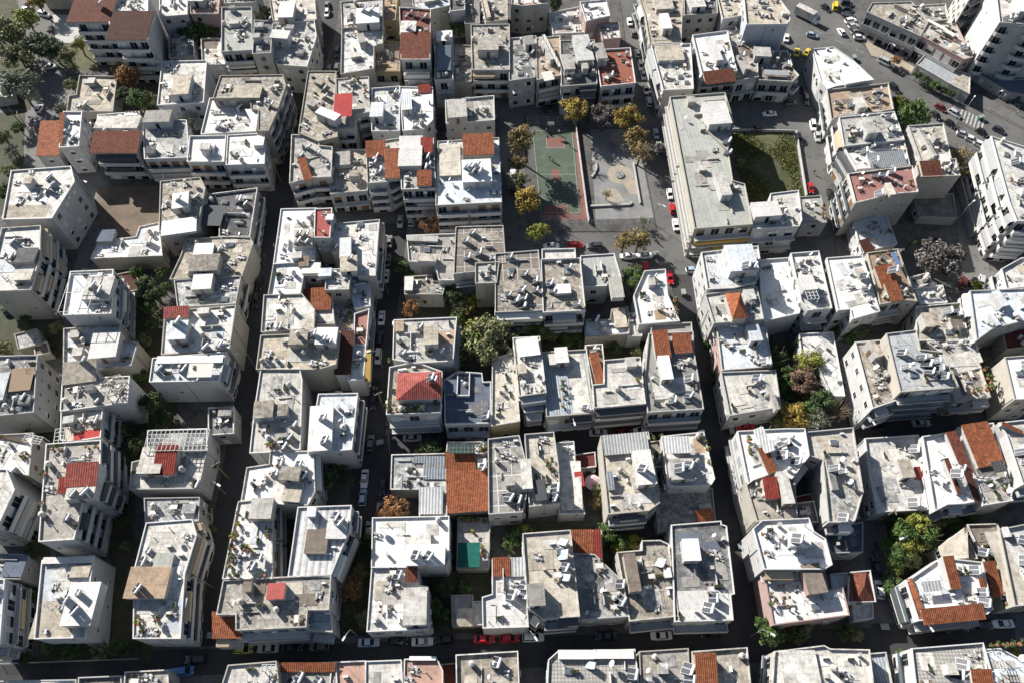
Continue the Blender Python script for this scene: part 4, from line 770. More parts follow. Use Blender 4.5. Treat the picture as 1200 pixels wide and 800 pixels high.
# ------------------------------------------------------------------ pass 2: windows, balconies and awnings on the walls that can be seen
RAILS = ('solid', 'solid', 'bars', 'glass', 'solid')
def facade(rec):
    B = rec['B']; F = B['F']; root = rec['root']; o = rec['o']; n_open = 0
    sh = random.choice(('shutter_white', 'shutter_white', 'shutter_brown', 'shutter_grey')); rail = B['rail'] or random.choice(RAILS)
    cloth = random.choice(('cloth_grey', 'cloth_white', 'cloth_grey', 'cloth_tan', 'cloth_white', 'cloth_tan', 'cloth_dark', 'cloth_grey', 'cloth_dark')); awn = random.choice((0.1, 0.35, 0.65))
    if B['label'].startswith('long building with pale'): cloth, awn = 'yellowcloth', 0.3
    for poly, z0, zr in rec['vols']:
        nF = max(1, int(round(zr/3.05))); fh = zr/nF
        for i in range(len(poly)):
            a, c = Vector(poly[i]), Vector(poly[(i+1) % len(poly)]); e = c-a; Lg = e.length
            if Lg < 1.8: continue
            e.normalize(); nr = Vector((e.y, -e.x)); mid = (a+c)/2
            if (Vector((0,0)) - mid).dot(nr) < -14*abs(nr.x)*2: continue
            st = B['f'] if nr.y < -0.55 else (B['l'] if nr.x < 0 else B['r'])
            if nr.y > 0.55: continue
            R = Matrix(((-e.x, nr.x, 0), (-e.y, nr.y, 0), (0, 0, 1))).to_4x4()
            def put(p, z, key, off=0.0):
                if key[1] != 'small' and random.random() < 0.14 and st != 'round':
                    wq = p + e*1.35*random.choice((-1, 1))
                    if seen(Vector((wq.x + nr.x*.5, wq.y + nr.y*.5, z+0.6))): link('air_conditioner', SM['air_conditioner'], root, Matrix.Translation(Vector((wq.x-o.x + nr.x*0.25, wq.y-o.y + nr.y*0.25, z+0.45))) @ R)
                w = Vector((p.x + nr.x*(0.12+off), p.y + nr.y*(0.12+off), z))
                if seen(w): return link('window', WIN[key], root, Matrix.Translation(Vector((p.x-o.x, p.y-o.y, z))) @ R)
            if Lg > 4 and random.random() < 0.55:
                pp = a + e*Lg*random.choice((0.04, 0.5, 0.96))
                if seen(Vector((pp.x + nr.x*.3, pp.y + nr.y*.3, zr*0.6))):
                    bm = bmesh.new(); tube(bm, (0,0.09,0.1), (0,0.09,zr-0.1), 0.06, seg=6); link('drainpipe', mesh('drainpipe', bm, 'pole'), root, Matrix.Translation(Vector((pp.x-o.x, pp.y-o.y, 0))) @ R)
            if st == 'blank':
                if Lg > 5:
                    for k in range(nF):
                        if random.random() < 0.5 and n_open < 60:
                            if put(a + e*Lg*random.choice((0.2, 0.35, 0.7)), k*fh + 1.8, (sh, 'small')): n_open += 1
                continue
            if st == 'round':                                        # tower: half-round balconies, one stack per bay
                nb = max(1, int(Lg/7.0))
                for k in range(1, nF):
                    for j in range(nb):
                        pm = a + e*(Lg*(j+0.5)/nb); ra = min(3.0, Lg/nb*0.46)
                        if not seen(Vector((pm.x + nr.x*(ra+.3), pm.y + nr.y*(ra+.3), k*fh + 0.9))): continue
                        Mb = Matrix.Translation(Vector((pm.x-o.x, pm.y-o.y, k*fh + 0.05))) @ R; arc = [(ra*math.cos(q*math.pi/14), 0.01 + 0.75*ra*math.sin(q*math.pi/14)) for q in range(15)]
                        bm = bmesh.new(); prism(bm, ccw(arc), -0.18, 0.0); ba = link('balcony', mesh('balcony', bm, 'trim'), root, Mb)
                        inn = [(0.95*x, 0.01 + 0.95*(y-0.01)) for x, y in arc]; bm = bmesh.new(); prism(bm, ccw(arc + inn[::-1]), 0.002, 0.95); link('railing', mesh('railing', bm, 'railwhite'), ba)
                        if put(pm, k*fh + 1.25, (sh, 'dopen')): n_open += 1
                continue
            if st == 'bal' and Lg > 3.2:
                nb = 1 if Lg < 15 else 2
                for k in range(1, nF):
                    for j in range(nb):
                        s0, s1 = Lg*j/nb + 0.35, Lg*(j+1)/nb - 0.35; pm = a + e*(s0+s1)/2; dep = 1.5 if nr.y < -0.55 else 0.9
                        if not any(seen(Vector((q.x + nr.x*1.35, q.y + nr.y*1.35, k*fh + 0.9))) for q in (pm, a + e*(s0+0.6), a + e*(s1-0.6))): continue
                        l = s1 - s0; bm = bmesh.new(); box(bm, (0, dep/2+0.01, -0.09), (l, dep, 0.18))
                        Mb = Matrix.Translation(Vector((pm.x-o.x, pm.y-o.y, k*fh + 0.05))) @ R
                        ba = link('balcony', mesh('balcony', bm, 'trim'), root, Mb)
                        bm = bmesh.new()
                        if rail == 'solid':
                            box(bm, (0, dep-0.05, 0.47), (l+0.02, 0.1, 0.94))
                            for s in (-1, 1): box(bm, (s*(l/2-0.04), dep/2-0.06, 0.46), (0.09, dep-0.13, 0.92))
                            mt = 'railwhite'
                        else:
                            box(bm, (0, dep-0.04, 0.95), (l, 0.06, 0.05)); nb_ = max(2, int(l/(0.35 if rail == 'bars' else 1.5)))
                            for q in range(nb_+1): box(bm, (-l/2+0.03+(l-0.06)*q/nb_, dep-0.04, 0.47), (0.035, 0.035, 0.92))
                            if rail == 'glass': box(bm, (0, dep-0.04, 0.48), (l-0.1, 0.014, 0.8))
                            for s in (-1, 1):
                                box(bm, (s*(l/2-0.03), dep/2-0.04, 0.95), (0.05, dep-0.1, 0.05)); box(bm, (s*(l/2-0.03), dep/2, 0.47), (0.03, 0.03, 0.92))
                            mt = 'railglass' if rail == 'glass' else 'railmetal'
                        link('railing', mesh('railing', bm, mt), ba)
                        if random.random() < awn:
                            la = l*random.choice((1.0, 0.5, 0.6)); xo = random.choice((-1, 0, 1))*(l-la)/2; bm = bmesh.new(); zt_ = fh - 0.35; drop = random.uniform(0.7, 1.5)
                            vs = [bm.verts.new((xo+sx*la/2, yy, zz)) for yy, zz in ((0.1, zt_), (dep+0.08, zt_-0.35), (dep+0.1, zt_-0.35-drop)) for sx in (-1, 1)]
                            vs2 = [bm.verts.new((w.co.x, w.co.y-0.012, w.co.z-0.012)) for w in vs]
                            for V_ in (vs, vs2): bm.faces.new((V_[0], V_[1], V_[3], V_[2])); bm.faces.new((V_[2], V_[3], V_[5], V_[4]))
                            link('awning', mesh('awning', bm, cloth), root, Mb)
                n = max(1, int(Lg/2.9))
                for k in range(nF):
                    for q in range(n):
                        if n_open > 60: break
                        if k and nb == 2 and abs((q+0.5)/n - 0.5) < 0.02: continue
                        if put(a + e*(Lg*(q+0.5)/n), k*fh + 1.25, (sh, random.choice(('dopen', 'dhalf', 'dshut', 'dopen')))): n_open += 1
            else:
                n = max(1, int(Lg/3.3))
                for k in range(nF):
                    for q in range(n):
                        if random.random() < 0.12 or n_open > 60: continue
                        if put(a + e*(Lg*(q+0.5)/n), k*fh + 1.65, (sh, random.choice(('open', 'half', 'shut', 'leaf', 'open', 'small')))): n_open += 1
def clutter(rec):
    B = rec['B']; poly = rec['poly']; root = rec['root']; o = rec['o']; ar = abs(area(poly)); zr = rec['zr']
    if B['F'] == 1 or B['roof'] in ('ribmetal', 'tiles', 'browntiles'): return
    ins = [tuple(q) for q in inset(poly, 0.9)]; xs = [q[0] for q in ins]; ys = [q[1] for q in ins]; n = int(min(17, 3 + ar/15)); got = 0
    if any(w in B['label'] for w in ('plain', 'clean', 'pale green-grey', 'gridded', 'beige roof and four', 'checkered', 'planked', 'slate', 'box cabin')): n //= 3
    for _ in range(140):
        if got >= n: break
        p = (random.uniform(min(xs), max(xs)), random.uniform(min(ys), max(ys)))
        if not inside(p, ins) or not inside(p, poly) or any(inside(p, [tuple(q) for q in inset(kp, -0.6)]) for kp in rec['keep']): continue
        k = random.choice(('antenna', 'roof_vent', 'roof_vent', 'chimney', 'air_conditioner', 'satellite_dish', 'water_pipe', 'clothes_line', 'antenna', 'roof_vent', 'stored_junk', 'stored_junk', 'stored_junk', 'planter', 'planter', 'table_set', 'air_conditioner', 'water_tank'))
        if not seen(Vector((p[0], p[1], zr+0.5))): continue
        ang = math.atan2(rec['u'].y, rec['u'].x) + random.choice((0, math.pi/2, math.pi)) if k != 'satellite_dish' else random.uniform(-.3, .3)
        link(k, SM[k], root, Matrix.Translation(Vector((p[0]-o.x, p[1]-o.y, zr))) @ Matrix.Rotation(ang, 4, 'Z') @ Matrix.Scale(random.uniform(0.8, 1.15), 4)); got += 1
ALT = {'white': ('oldwhite','bluewhite','lightgrey'), 'bluewhite': ('white','oldwhite','lightgrey'), 'oldwhite': ('white','beige','lightgrey','patchy'), 'lightgrey': ('oldwhite','grey','patchy'), 'grey': ('lightgrey','darkgrey','patchy'), 'darkgrey': ('grey','patchy'), 'beige': ('oldbeige','cream','lightgrey'), 'oldbeige': ('beige','brown','patchy'), 'cream': ('beige','oldwhite'), 'greenish': ('grey','lightgrey'), 'tan': ('beige','brown'), 'brown': ('oldbeige','tan'), 'patchy': ('grey','oldwhite','darkpatchy'), 'darkpatchy': ('darkgrey','grey','slate'), 'gridgrey': ('grey',), 'gridbrown': ('oldbeige',), 'pavers': ('oldwhite',), 'planks': ('oldwhite','bluewhite'), 'patio': ('beige','oldbeige'), 'joints': ('lightgrey',), 'slate': ('darkgrey',)}
def patches(rec):
    """repaired strips of roof coating, low dividing walls between owners' terraces, skylights"""
    B = rec['B']; poly = rec['poly']; o = rec['o']; zr = rec['zr']; alt = ALT.get(B['roof'])
    if not alt or B['F'] == 1: return
    u = rec['u']; v = Vector((-u.y, u.x, 0)); ins = [tuple(q) for q in inset(poly, 0.45)]; ar = abs(area(poly)); made = 0; xs = [q[0] for q in ins]; ys = [q[1] for q in ins]; want = 3 + int(ar/36)
    for _ in range(90):
        if made >= want: break
        c = Vector((random.uniform(min(xs), max(xs)), random.uniform(min(ys), max(ys)), 0)); w, d = random.uniform(1.2, 5), random.uniform(1.0, 4)
        q = [c + u*sx*w/2 + v*sy*d/2 for sx, sy in ((-1,-1),(1,-1),(1,1),(-1,1))]
        if not all(inside(p, ins) for p in q) or any(inside(p, kp) for kp in rec.get('coat', []) for p in q + [c]): continue
        k = random.random()
        if k < 0.6:
            bm = bmesh.new(); face(bm, [(p.x-o.x, p.y-o.y, zr + 0.05 + made*0.005) for p in q]); rsheet('roof_coating', bm, random.choice(alt), rec['root'], uang(rec))
        elif k < 0.85:
            a, b2 = (q[0]+q[3])/2 - o, (q[1]+q[2])/2 - o
            if random.random() < 0.5: a, b2 = (q[0]+q[1])/2 - o, (q[2]+q[3])/2 - o
            e = b2-a; h = random.choice((0.35, 0.5, 0.9)); bm = bmesh.new(); box(bm, ((a.x+b2.x)/2, (a.y+b2.y)/2, zr + h/2 - 0.01), (e.length, 0.16, h), math.atan2(e.y, e.x)); link('dividing_wall', mesh('dividing_wall', bm, rec['parm']), rec['root'])
        elif k < 0.93 and B['F'] >= 2:                               # a small service hut
            if any(inside(c, [tuple(z) for z in inset(kp, -2.2)]) for kp in rec['keep']): continue
            w, d, h = random.uniform(1.3, 2.6), random.uniform(1.2, 2.2), random.choice((1.1, 1.6, 2.2)); bm = bmesh.new(); ang = math.atan2(u.y, u.x)
            box(bm, (c.x-o.x, c.y-o.y, zr+h/2-0.02), (w, d, h), ang, 0); box(bm, (c.x-o.x, c.y-o.y, zr+h+0.04), (w+0.25, d+0.25, 0.1), ang, 1); link('roof_hut', mesh('roof_hut', bm, [rec['wallm'], random.choice(alt)]), rec['root'])
            rec['keep'].append([(c.x-1.3, c.y-1.1), (c.x+1.3, c.y-1.1), (c.x+1.3, c.y+1.1), (c.x-1.3, c.y+1.1)])
        else:
            if any(inside(c, [tuple(z) for z in inset(kp, -1.2)]) for kp in rec['keep']): continue
            bm = bmesh.new(); box(bm, (c.x-o.x, c.y-o.y, zr+0.2), (1.5, 1.2, 0.4), math.atan2(u.y, u.x)); box(bm, (c.x-o.x, c.y-o.y, zr+0.43), (1.3, 1.0, 0.06), math.atan2(u.y, u.x), mi=1); link('skylight', mesh('skylight', bm, ['oldwhite', 'railglass']), rec['root'])
        made += 1
for rec in SITE: facade(rec); patches(rec); clutter(rec)
ORD = ('first', 'second', 'third', 'fourth', 'fifth', 'sixth', 'seventh', 'eighth', 'ninth', 'tenth')
NUM = ('', 'one', 'two', 'three', 'four', 'five', 'six', 'seven', 'eight', 'nine', 'ten')
def rank(i, n):
    if n == 1: return ''
    if n == 2: return ('left', 'right')[i]
    if i == 0: return 'leftmost'
    if i == n-1: return 'rightmost'
    if n == 3: return 'middle'
    return ORD[i] + ' from left'
# ------------------------------------------------------------------ solar water heaters: collectors, frame and tank, facing the same way on every roof
def heater_meshes():
    T_ = math.radians(42); ct, st = math.cos(T_), math.sin(T_); cols = []
    for s in (-1, 1):                                                # x' is the facing direction: low edge in front
        bm = bmesh.new(); M = Matrix.Translation((-0.05, s*0.53, 0.78)) @ Matrix.Rotation(T_, 4, 'Y')
        bmesh.ops.create_cube(bm, size=1, matrix=M @ Matrix.Diagonal((2.0, 1.0, 0.09, 1)))
        for f in bm.faces: f.material_index = 1
        r = bmesh.ops.create_cube(bm, size=1, matrix=M @ Matrix.Translation((0, 0, 0.052)) @ Matrix.Diagonal((1.9, 0.9, 0.02, 1)))
        for w in r['verts']:
            for f in w.link_faces: f.material_index = 0
        cols.append(mesh('collector', bm, ['collector', 'metal']))
    bm = bmesh.new()
    for s in (-0.85, 0.85):
        tube(bm, (0.72, s, 0.05), (-0.85, s, 1.45), 0.035, seg=6); tube(bm, (-0.85, s, 0), (-0.85, s, 1.5), 0.035, seg=6); tube(bm, (0.72, s, 0.05), (-0.85, s, 0.05), 0.03, seg=6)
    tube(bm, (-0.85, -0.85, 0.1), (-0.85, 0.85, 1.2), 0.02, seg=5)
    fr = mesh('frame', bm, 'metal'); tanks = []
    for mt in ('tankwhite', 'tanksteel'):
        bm = bmesh.new(); tube(bm, (-0.95, -0.9, 1.62), (-0.95, 0.9, 1.62), 0.29, seg=14)
        for s in (-1, 1): tube(bm, (-0.95, s*0.9, 1.62), (-0.95, s*1.0, 1.62), 0.29, 0.14, seg=14)
        tanks.append(mesh('tank', bm, mt))
    return cols, fr, tanks
HCOL, HFR, HTANK = heater_meshes()
HPALE = []
for c in HCOL:
    d = c.copy(); d.materials[0] = MATS['palecollector']; HPALE.append(d)
FACE = math.atan2(0.36, -0.93)
for rec in SITE:
    B = rec['B']; S = sorted((ft for ft in B['feats'] if ft['k'] == 'S'), key=lambda ft: ft['p'][0][0]); n = len(S)
    for i, ft in enumerate(S):
        x, y = ft['p'][0]; hit = survey(x, y + 3, rec['zr']-0.6, rec['zr']+6, rec['zr']+0.02)
        if not inside(hit, [tuple(q) for q in inset(rec['poly'], -1.5)]): hit = W(x, y+3, rec['zr'])
        r = bpy.data.objects.new('solar_heater', None); COL.objects.link(r); r.location = hit; r.rotation_euler = (0, 0, FACE + random.uniform(-0.25, 0.25)); k = random.uniform(0.82, 1.0); r.scale = (k, k, k)
        rk = rank(i, n); tag(r, ('solar water heater' if n == 1 else f'{rk} of {NUM[n]} solar heaters') + ' on ' + B['label'], 'solar heater', 'solar water heaters on the flat roofs')
        pale = 'pale' in ft['o']
        for c in (HPALE if pale else HCOL): link('collector', c, r)
        if random.random() < 0.3: r.scale.y *= 0.7
        link('frame', HFR, r); link('tank', random.choice(HTANK), r)
    H = [ft for ft in B['feats'] if ft['k'] in 'HD']
    for ft in H:
        x, y = ft['p'][0]; hit = survey(x, y, rec['zr']-0.6, rec['zr']+6, rec['zr'])
        k = 'water_tank' if ft['k'] == 'H' else 'satellite_dish'
        link(k, SM[k], rec['root'], Matrix.Translation(hit - rec['o']) @ Matrix.Scale(1.0 if k == 'water_tank' else 1.3, 4))
# ------------------------------------------------------------------ ground, blocks with kerbs, lanes, yards
t(0,0,1.0)
def gp(s): return ccw([(q.x, q.y) for q in (W(*P2(k)) for k in s.split())])
def asphalt(name, c, st):
    m, nt, bs = newmat(name); v = coords(nt, False)
    col = ramp(nt, noise(nt, v, 0.06, 6), [(0.35, sc(c, 0.8)), (0.65, sc(c, 1.25))])
    col = mix(nt, ramp(nt, noise(nt, v, 0.35, 8, 0.7), [(0.55, (0,0,0)), (0.62, (0.8,)*3)]), col, st)
    g = noise(nt, v, 9, 3); col = mix(nt, 1.0, col, ramp(nt, g, [(0.3, (0.75,)*3), (0.7, (1,1,1))]), 'MULTIPLY')
    nt.links.new(col, bs.inputs['Base Color']); bs.inputs['Roughness'].default_value = 0.9; bumpit(nt, bs, g, 0.02, 0.3)
asphalt('asphalt', (0.115,0.113,0.108), (0.07,0.069,0.067)); asphalt('shaded_asphalt', (0.040,0.040,0.041), (0.024,0.024,0.025)); asphalt('lane_asphalt', (0.14,0.137,0.13), (0.085,0.083,0.08))  # the darkest of these carries street shade in its colour
def flat(name, c, c2, scale, thr=0.55, rough=0.95):
    m, nt, bs = newmat(name); v = coords(nt, False)
    col = mix(nt, ramp(nt, noise(nt, v, scale, 8, 0.65), [(thr-0.08, (0,0,0)), (thr+0.08, (1,1,1))]), c, c2)
    g = noise(nt, v, 4, 5, 0.7); col = mix(nt, 1.0, col, ramp(nt, g, [(0.3, (0.6,)*3), (0.65, (1,1,1))]), 'MULTIPLY')
    nt.links.new(col, bs.inputs['Base Color']); bs.inputs['Roughness'].default_value = rough; bumpit(nt, bs, g, 0.05, 0.5)
flat('pavement', (0.11,0.107,0.10), (0.058,0.057,0.054), 0.4); flat('earth', (0.19,0.14,0.10), (0.125,0.098,0.073), 0.2)
flat('grass', (0.055,0.065,0.025), (0.11,0.105,0.05), 0.13, 0.5); flat('garden', (0.05,0.058,0.028), (0.09,0.075,0.05), 0.35)
flat('courtgreen', (0.075,0.105,0.072), (0.115,0.13,0.105), 0.25, 0.56); flat('courtred', (0.22,0.09,0.075), (0.18,0.11,0.095), 0.4)
flat('sand', (0.40,0.335,0.25), (0.33,0.30,0.25), 0.35, 0.5); flat('playground', (0.25,0.25,0.245), (0.19,0.19,0.185), 0.2)
plain('roadpaint', (0.40,0.40,0.37), 0.85, 0, 0.35); plain('concrete', (0.38,0.37,0.35), 0.85)
def sheet(name, poly, z, m, kind='structure'):
    bm = bmesh.new(); face(bm, [(p[0], p[1], z) for p in poly]); o = link(name, mesh(name, bm, m)); o['kind'] = kind; return o
sheet('ground', [(-1500,-600), (1500,-600), (1500,2500), (-1500,2500)], 0, 'asphalt')
BLOCKS = ['-60,-60 374,-60 370,0 338,130 318,200 299,300 287,370 274,480 251,600 234,757 -60,768',
 '404,-60 718,-60 733,50 744,116 600,122 584,132 589,252 350,250 366,130 395,30',
 '335,277 442,277 438,330 432,430 424,500 413,560 404,620 388,746 281,754 293,600 313,480 325,370',
 '613,138 745,140 770,272 619,272', '478,284 588,300 764,304 783,320 803,400 813,496 453,502 458,430 470,330',
 '457,537 818,530 825,600 850,736 430,744 437,680 446,620', '757,50 748,-60 900,-60 915,20 922,80 926,116 858,122 780,128',
 '782,143 855,150 930,152 940,200 945,284 812,290', '817,310 950,305 967,420 977,488 852,491 838,400 817,320',
 '868,530 985,525 1000,600 1020,735 899,738 880,640', '954,78 1000,88 1040,110 1085,148 1110,185 1122,260 1128,340 1150,400 1178,478 1014,486 1002,420 987,370 980,300 970,200',
 '1155,172 1300,235 1300,300 1165,300 1152,260 1140,205', '1165,345 1300,335 1300,470 1205,478 1180,420', '1028,530 1300,515 1300,712 1056,728 1042,640',
 '1005,45 1020,66 1035,70 1130,121 1150,127 1300,195 1300,-80 985,-80', '252,790 884,776 898,870 238,870', '908,776 1040,766 1060,870 915,870', '1070,764 1300,750 1300,870 1088,870', '-60,802 214,802 208,870 -60,870']
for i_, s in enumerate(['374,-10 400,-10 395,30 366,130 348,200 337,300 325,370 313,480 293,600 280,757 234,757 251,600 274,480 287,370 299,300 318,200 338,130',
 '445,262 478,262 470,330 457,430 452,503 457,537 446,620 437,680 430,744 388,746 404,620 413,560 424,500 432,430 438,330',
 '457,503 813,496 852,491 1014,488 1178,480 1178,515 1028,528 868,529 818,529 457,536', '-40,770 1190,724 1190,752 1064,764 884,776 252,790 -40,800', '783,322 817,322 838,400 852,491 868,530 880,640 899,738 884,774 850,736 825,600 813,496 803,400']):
    sheet('road', gp(s), 0.004 + 0.004*i_, 'shaded_asphalt')  # sheets over the narrow streets, their shade painted into the asphalt tone
SLABS = []
for s in BLOCKS:
    p = gp(s); SLABS.append(p); bm = bmesh.new(); prism(bm, p, 0.0, 0.13, bottom=False); o = link('pavement', mesh('pavement', bm, 'pavement')); o['kind'] = 'structure'
def gz(p): return 0.13 if any(inside(p, s) for s in SLABS) else 0.0
for nm, s, m, dz in [('lane', '20,-60 60,-60 62,20 48,70 75,85 88,105 70,135 40,165 112,200 132,220 118,300 100,380 62,380 92,300 98,225 20,190 -60,150 -60,125 30,130 36,95 20,60', 'lane_asphalt', 0.004),
    ('yard', '115,220 185,218 188,300 118,300', 'earth', 0.008), ('garden_soil', '0,355 72,345 78,420 -10,425', 'garden', 0.016), ('garden_soil', '-60,140 30,130 26,250 -60,260', 'garden', 0.016), ('garden_soil', '30,470 64,465 60,660 36,670', 'garden', 0.016), ('garden_soil', '128,560 160,560 155,745 130,745', 'garden', 0.020), ('yard', '60,48 120,50 118,85 70,80', 'grass', 0.004), ('yard', '62,18 92,18 95,52 66,50', 'concrete', 0.008),
    ('grass_lot', '852,156 930,156 942,232 875,242', 'grass', 0.004), ('garden_soil', '896,400 960,392 990,486 925,492', 'garden', 0.004), ('garden_soil', '1036,600 1110,592 1112,690 1050,700', 'garden', 0.004),
    ('garden_soil', '150,340 185,335 215,520 150,560', 'garden', 0.004), ('garden_soil', '482,330 590,335 600,420 470,420', 'garden', 0.004), ('garden_soil', '592,375 760,395 760,420 592,415', 'garden', 0.008),
    ('garden_soil', '500,655 670,650 670,740 505,742', 'garden', 0.004), ('garden_soil', '590,610 640,610 790,630 790,665 600,655', 'garden', 0.012), ('garden_soil', '405,640 436,640 430,742 400,742', 'garden', 0.004),
    ('garden_soil', '0,0 20,0 40,70 36,130 -40,125 -60,0', 'garden', 0.012), ('garden_soil', '46,750 180,745 178,775 46,778', 'garden', 0.012), ('forecourt', '1008,42 1021,66 1036,70 1092,101 1096,92 1062,74 1022,52', 'sand', 0.004), ('forecourt', '1132,122 1150,127 1240,172 1240,160 1150,112', 'lane_asphalt', 0.004), ('lane', '1120,232 1150,240 1160,320 1200,318 1200,340 1160,345 1150,400 1138,400 1128,345', 'lane_asphalt', 0.004)]:
    p = gp(s); sheet(nm, p, 0.13+dz, m)
# road markings: crossing on the avenue, stop lines
def stripe(x0, y0, x1, y1, w):
    a, b_ = W(x0, y0), W(x1, y1); d = (b_-a).normalized(); n = Vector((-d.y, d.x, 0))*w/2
    return [(p.x, p.y, 0.03) for p in (a-n, b_-n, b_+n, a+n)]
bm = bmesh.new()
for i in range(7): face(bm, stripe(1128+i*4.2, 128+i*2.0+0.5, 1133+i*4.2-9, 140+i*2.4, 0.5))
o = link('crossing', mesh('crossing', bm, 'roadpaint')); o['kind'] = 'structure'
bm = bmesh.new()
for i in range(9): face(bm, stripe(955+i*24, 36+i*11.0, 964+i*24, 40.2+i*11.0, 0.15))
o = link('lane_marking', mesh('lane_marking', bm, 'roadpaint')); o['kind'] = 'structure'
# ------------------------------------------------------------------ the court and the playground
Z = 0.14
sheet('court', gp('622,152 680,152 690,258 636,259'), Z+0.004, 'courtred'); sheet('court', gp('622,152 672,152 681,252 634,252'), Z+0.008, 'courtgreen')
sheet('court', gp('640,162 660,162 662,174 641,174'), Z+0.012, 'courtred'); sheet('court', gp('636,241 665,241 668,256 640,256'), Z+0.012, 'courtred'); sheet('court', gp('646,199 655,199 656,214 648,214'), Z+0.012, 'courtred')
bm = bmesh.new()
for a in ((624,154,670,154), (670,154,679,250), (634,250,679,250), (624,154,634,250), (628,205,675,205), (640,162,641,174), (660,162,662,174), (641,174,662,174), (652,241,654,256)):
    face(bm, [(p[0], p[1], Z+0.018) for p in stripe(*a, 0.09)])
o = link('court_lines', mesh('court_lines', bm, 'roadpaint')); o['kind'] = 'structure'
sheet('playground', gp('692,152 745,152 766,256 698,258'), Z+0.004, 'playground')
def disc(x, y, r, n=28): c = W(x, y); return [(c.x + r*math.cos(2*math.pi*i/n), c.y + r*math.sin(2*math.pi*i/n)) for i in range(n)]
sheet('sand_circle', disc(727, 205, 3.6), Z+0.010, 'sand'); sheet('sand_circle', gp('728,212 745,212 748,228 738,228'), Z+0.014, 'sand'); sheet('sand_circle', gp('711,222 722,222 732,237 710,237'), Z+0.014, 'sand'); sheet('sand_circle', disc(729, 163, 3.4), Z+0.014, 'sand')
def wallrun(name, label, cat, pts, h, th, m, posts=None):
    r = bpy.data.objects.new(name, None); COL.objects.link(r); w = [W(x, y) for x, y in pts]; r.location = (w[0].x, w[0].y, Z); tag(r, label, cat); bm = bmesh.new(); bp = bmesh.new()
    for a, c in zip(w, w[1:]):
        d = c-a; mid = (a+c)/2 - w[0]; box(bm, (mid.x, mid.y, h/2), (d.length, th, h), math.atan2(d.y, d.x))
        if posts:
            n = max(1, int(d.length/posts))
            for i in range(n+1): q = a.lerp(c, i/n) - w[0]; tube(bp, (q.x, q.y, 0), (q.x, q.y, h+0.25), 0.05, seg=6)
    link('panel', mesh('panel', bm, m), r)
    if posts: link('post', mesh('post', bp, 'pole'), r)
    else: bp.free()
def mesh_fence(name, label, pts, h):
    r = bpy.data.objects.new(name, None); COL.objects.link(r); w = [W(x, y) for x, y in pts]; r.location = (w[0].x, w[0].y, Z); tag(r, label, 'fence'); bm = bmesh.new(); bw = bmesh.new()
    for a, c in zip(w, w[1:]):
        d = c-a; n = max(1, int(d.length/2.5))
        for i in range(n+1): q = a.lerp(c, i/n)-w[0]; tube(bm, (q.x, q.y, 0), (q.x, q.y, h), 0.05, seg=6)
        for k in range(7): z = 0.2 + (h-0.25)*k/6; p0 = a-w[0]; p1 = c-w[0]; tube(bw, (p0.x, p0.y, z), (p1.x, p1.y, z), 0.018, seg=4)
    link('post', mesh('post', bm, 'pole'), r); link('wire_panel', mesh('wire_panel', bw, 'metal'), r)
wallrun('boundary_wall', 'tall pale wall between the basketball court and the playground', 'wall', [(674,146), (688,252), (690,262)], 1.3, 0.25, 'wall_W', 3.5)
mesh_fence('court_fence', 'wire fence on the street end of the basketball court', [(632,261), (690,262)], 2.8)
mesh_fence('court_fence', 'wire fence along the near side of the playground', [(692,264), (756,262)], 2.0)
mesh_fence('court_fence', 'wire fence behind the far basket of the court', [(618,148), (676,147)], 3.2)
wallrun('low_wall', 'low grey seat wall in front of the playground path', 'wall', [(692,243), (738,241), (740,238)], 0.5, 0.5, 'concrete')
wallrun('low_wall', 'curved pale seat wall beside the court wall', 'wall', [(694,188), (698,192), (699,198), (697,204), (693,209)], 0.5, 0.5, 'concrete')
wallrun('low_wall', 'long low wall on the street side of the playground', 'wall', [(742,192), (750,240)], 0.6, 0.35, 'wall_L')
wallrun('boundary_wall', 'pale boundary wall around the grass lot by the street', 'wall', [(932,156), (944,232)], 1.1, 0.25, 'wall_L')
wallrun('boundary_wall', 'pale boundary wall at the back of the grass lot', 'wall', [(858,154), (930,156)], 0.9, 0.25, 'wall_L')
mesh_fence('garden_fence', 'dark railing along the bottom left garden', [(2,778), (165,772)], 1.4)
# basket
r = bpy.data.objects.new('basketball_hoop', None); COL.objects.link(r); p = W(645,155); r.location = (p.x, p.y, Z); tag(r, 'white basketball backboard and hoop at the far end of the court', 'basketball hoop')
bm = bmesh.new(); tube(bm, (0,0.6,0), (0,0.6,3.0), 0.09, seg=8); tube(bm, (0,0.6,3.0), (0,-0.4,3.3), 0.07, seg=8); link('pole', mesh('pole', bm, 'pole'), r)
bm = bmesh.new(); box(bm, (0,-0.45,3.4), (1.8,0.06,1.1)); link('backboard', mesh('backboard', bm, 'tankwhite'), r)
bm = bmesh.new()
for i in range(12): a, c = i*math.pi/6, (i+1)*math.pi/6; tube(bm, (0.23*math.cos(a), -0.75+0.23*math.sin(a), 3.05), (0.23*math.cos(c), -0.75+0.23*math.sin(c), 3.05), 0.02, seg=5)
link('rim', mesh('rim', bm, 'cloth_orange'), r)
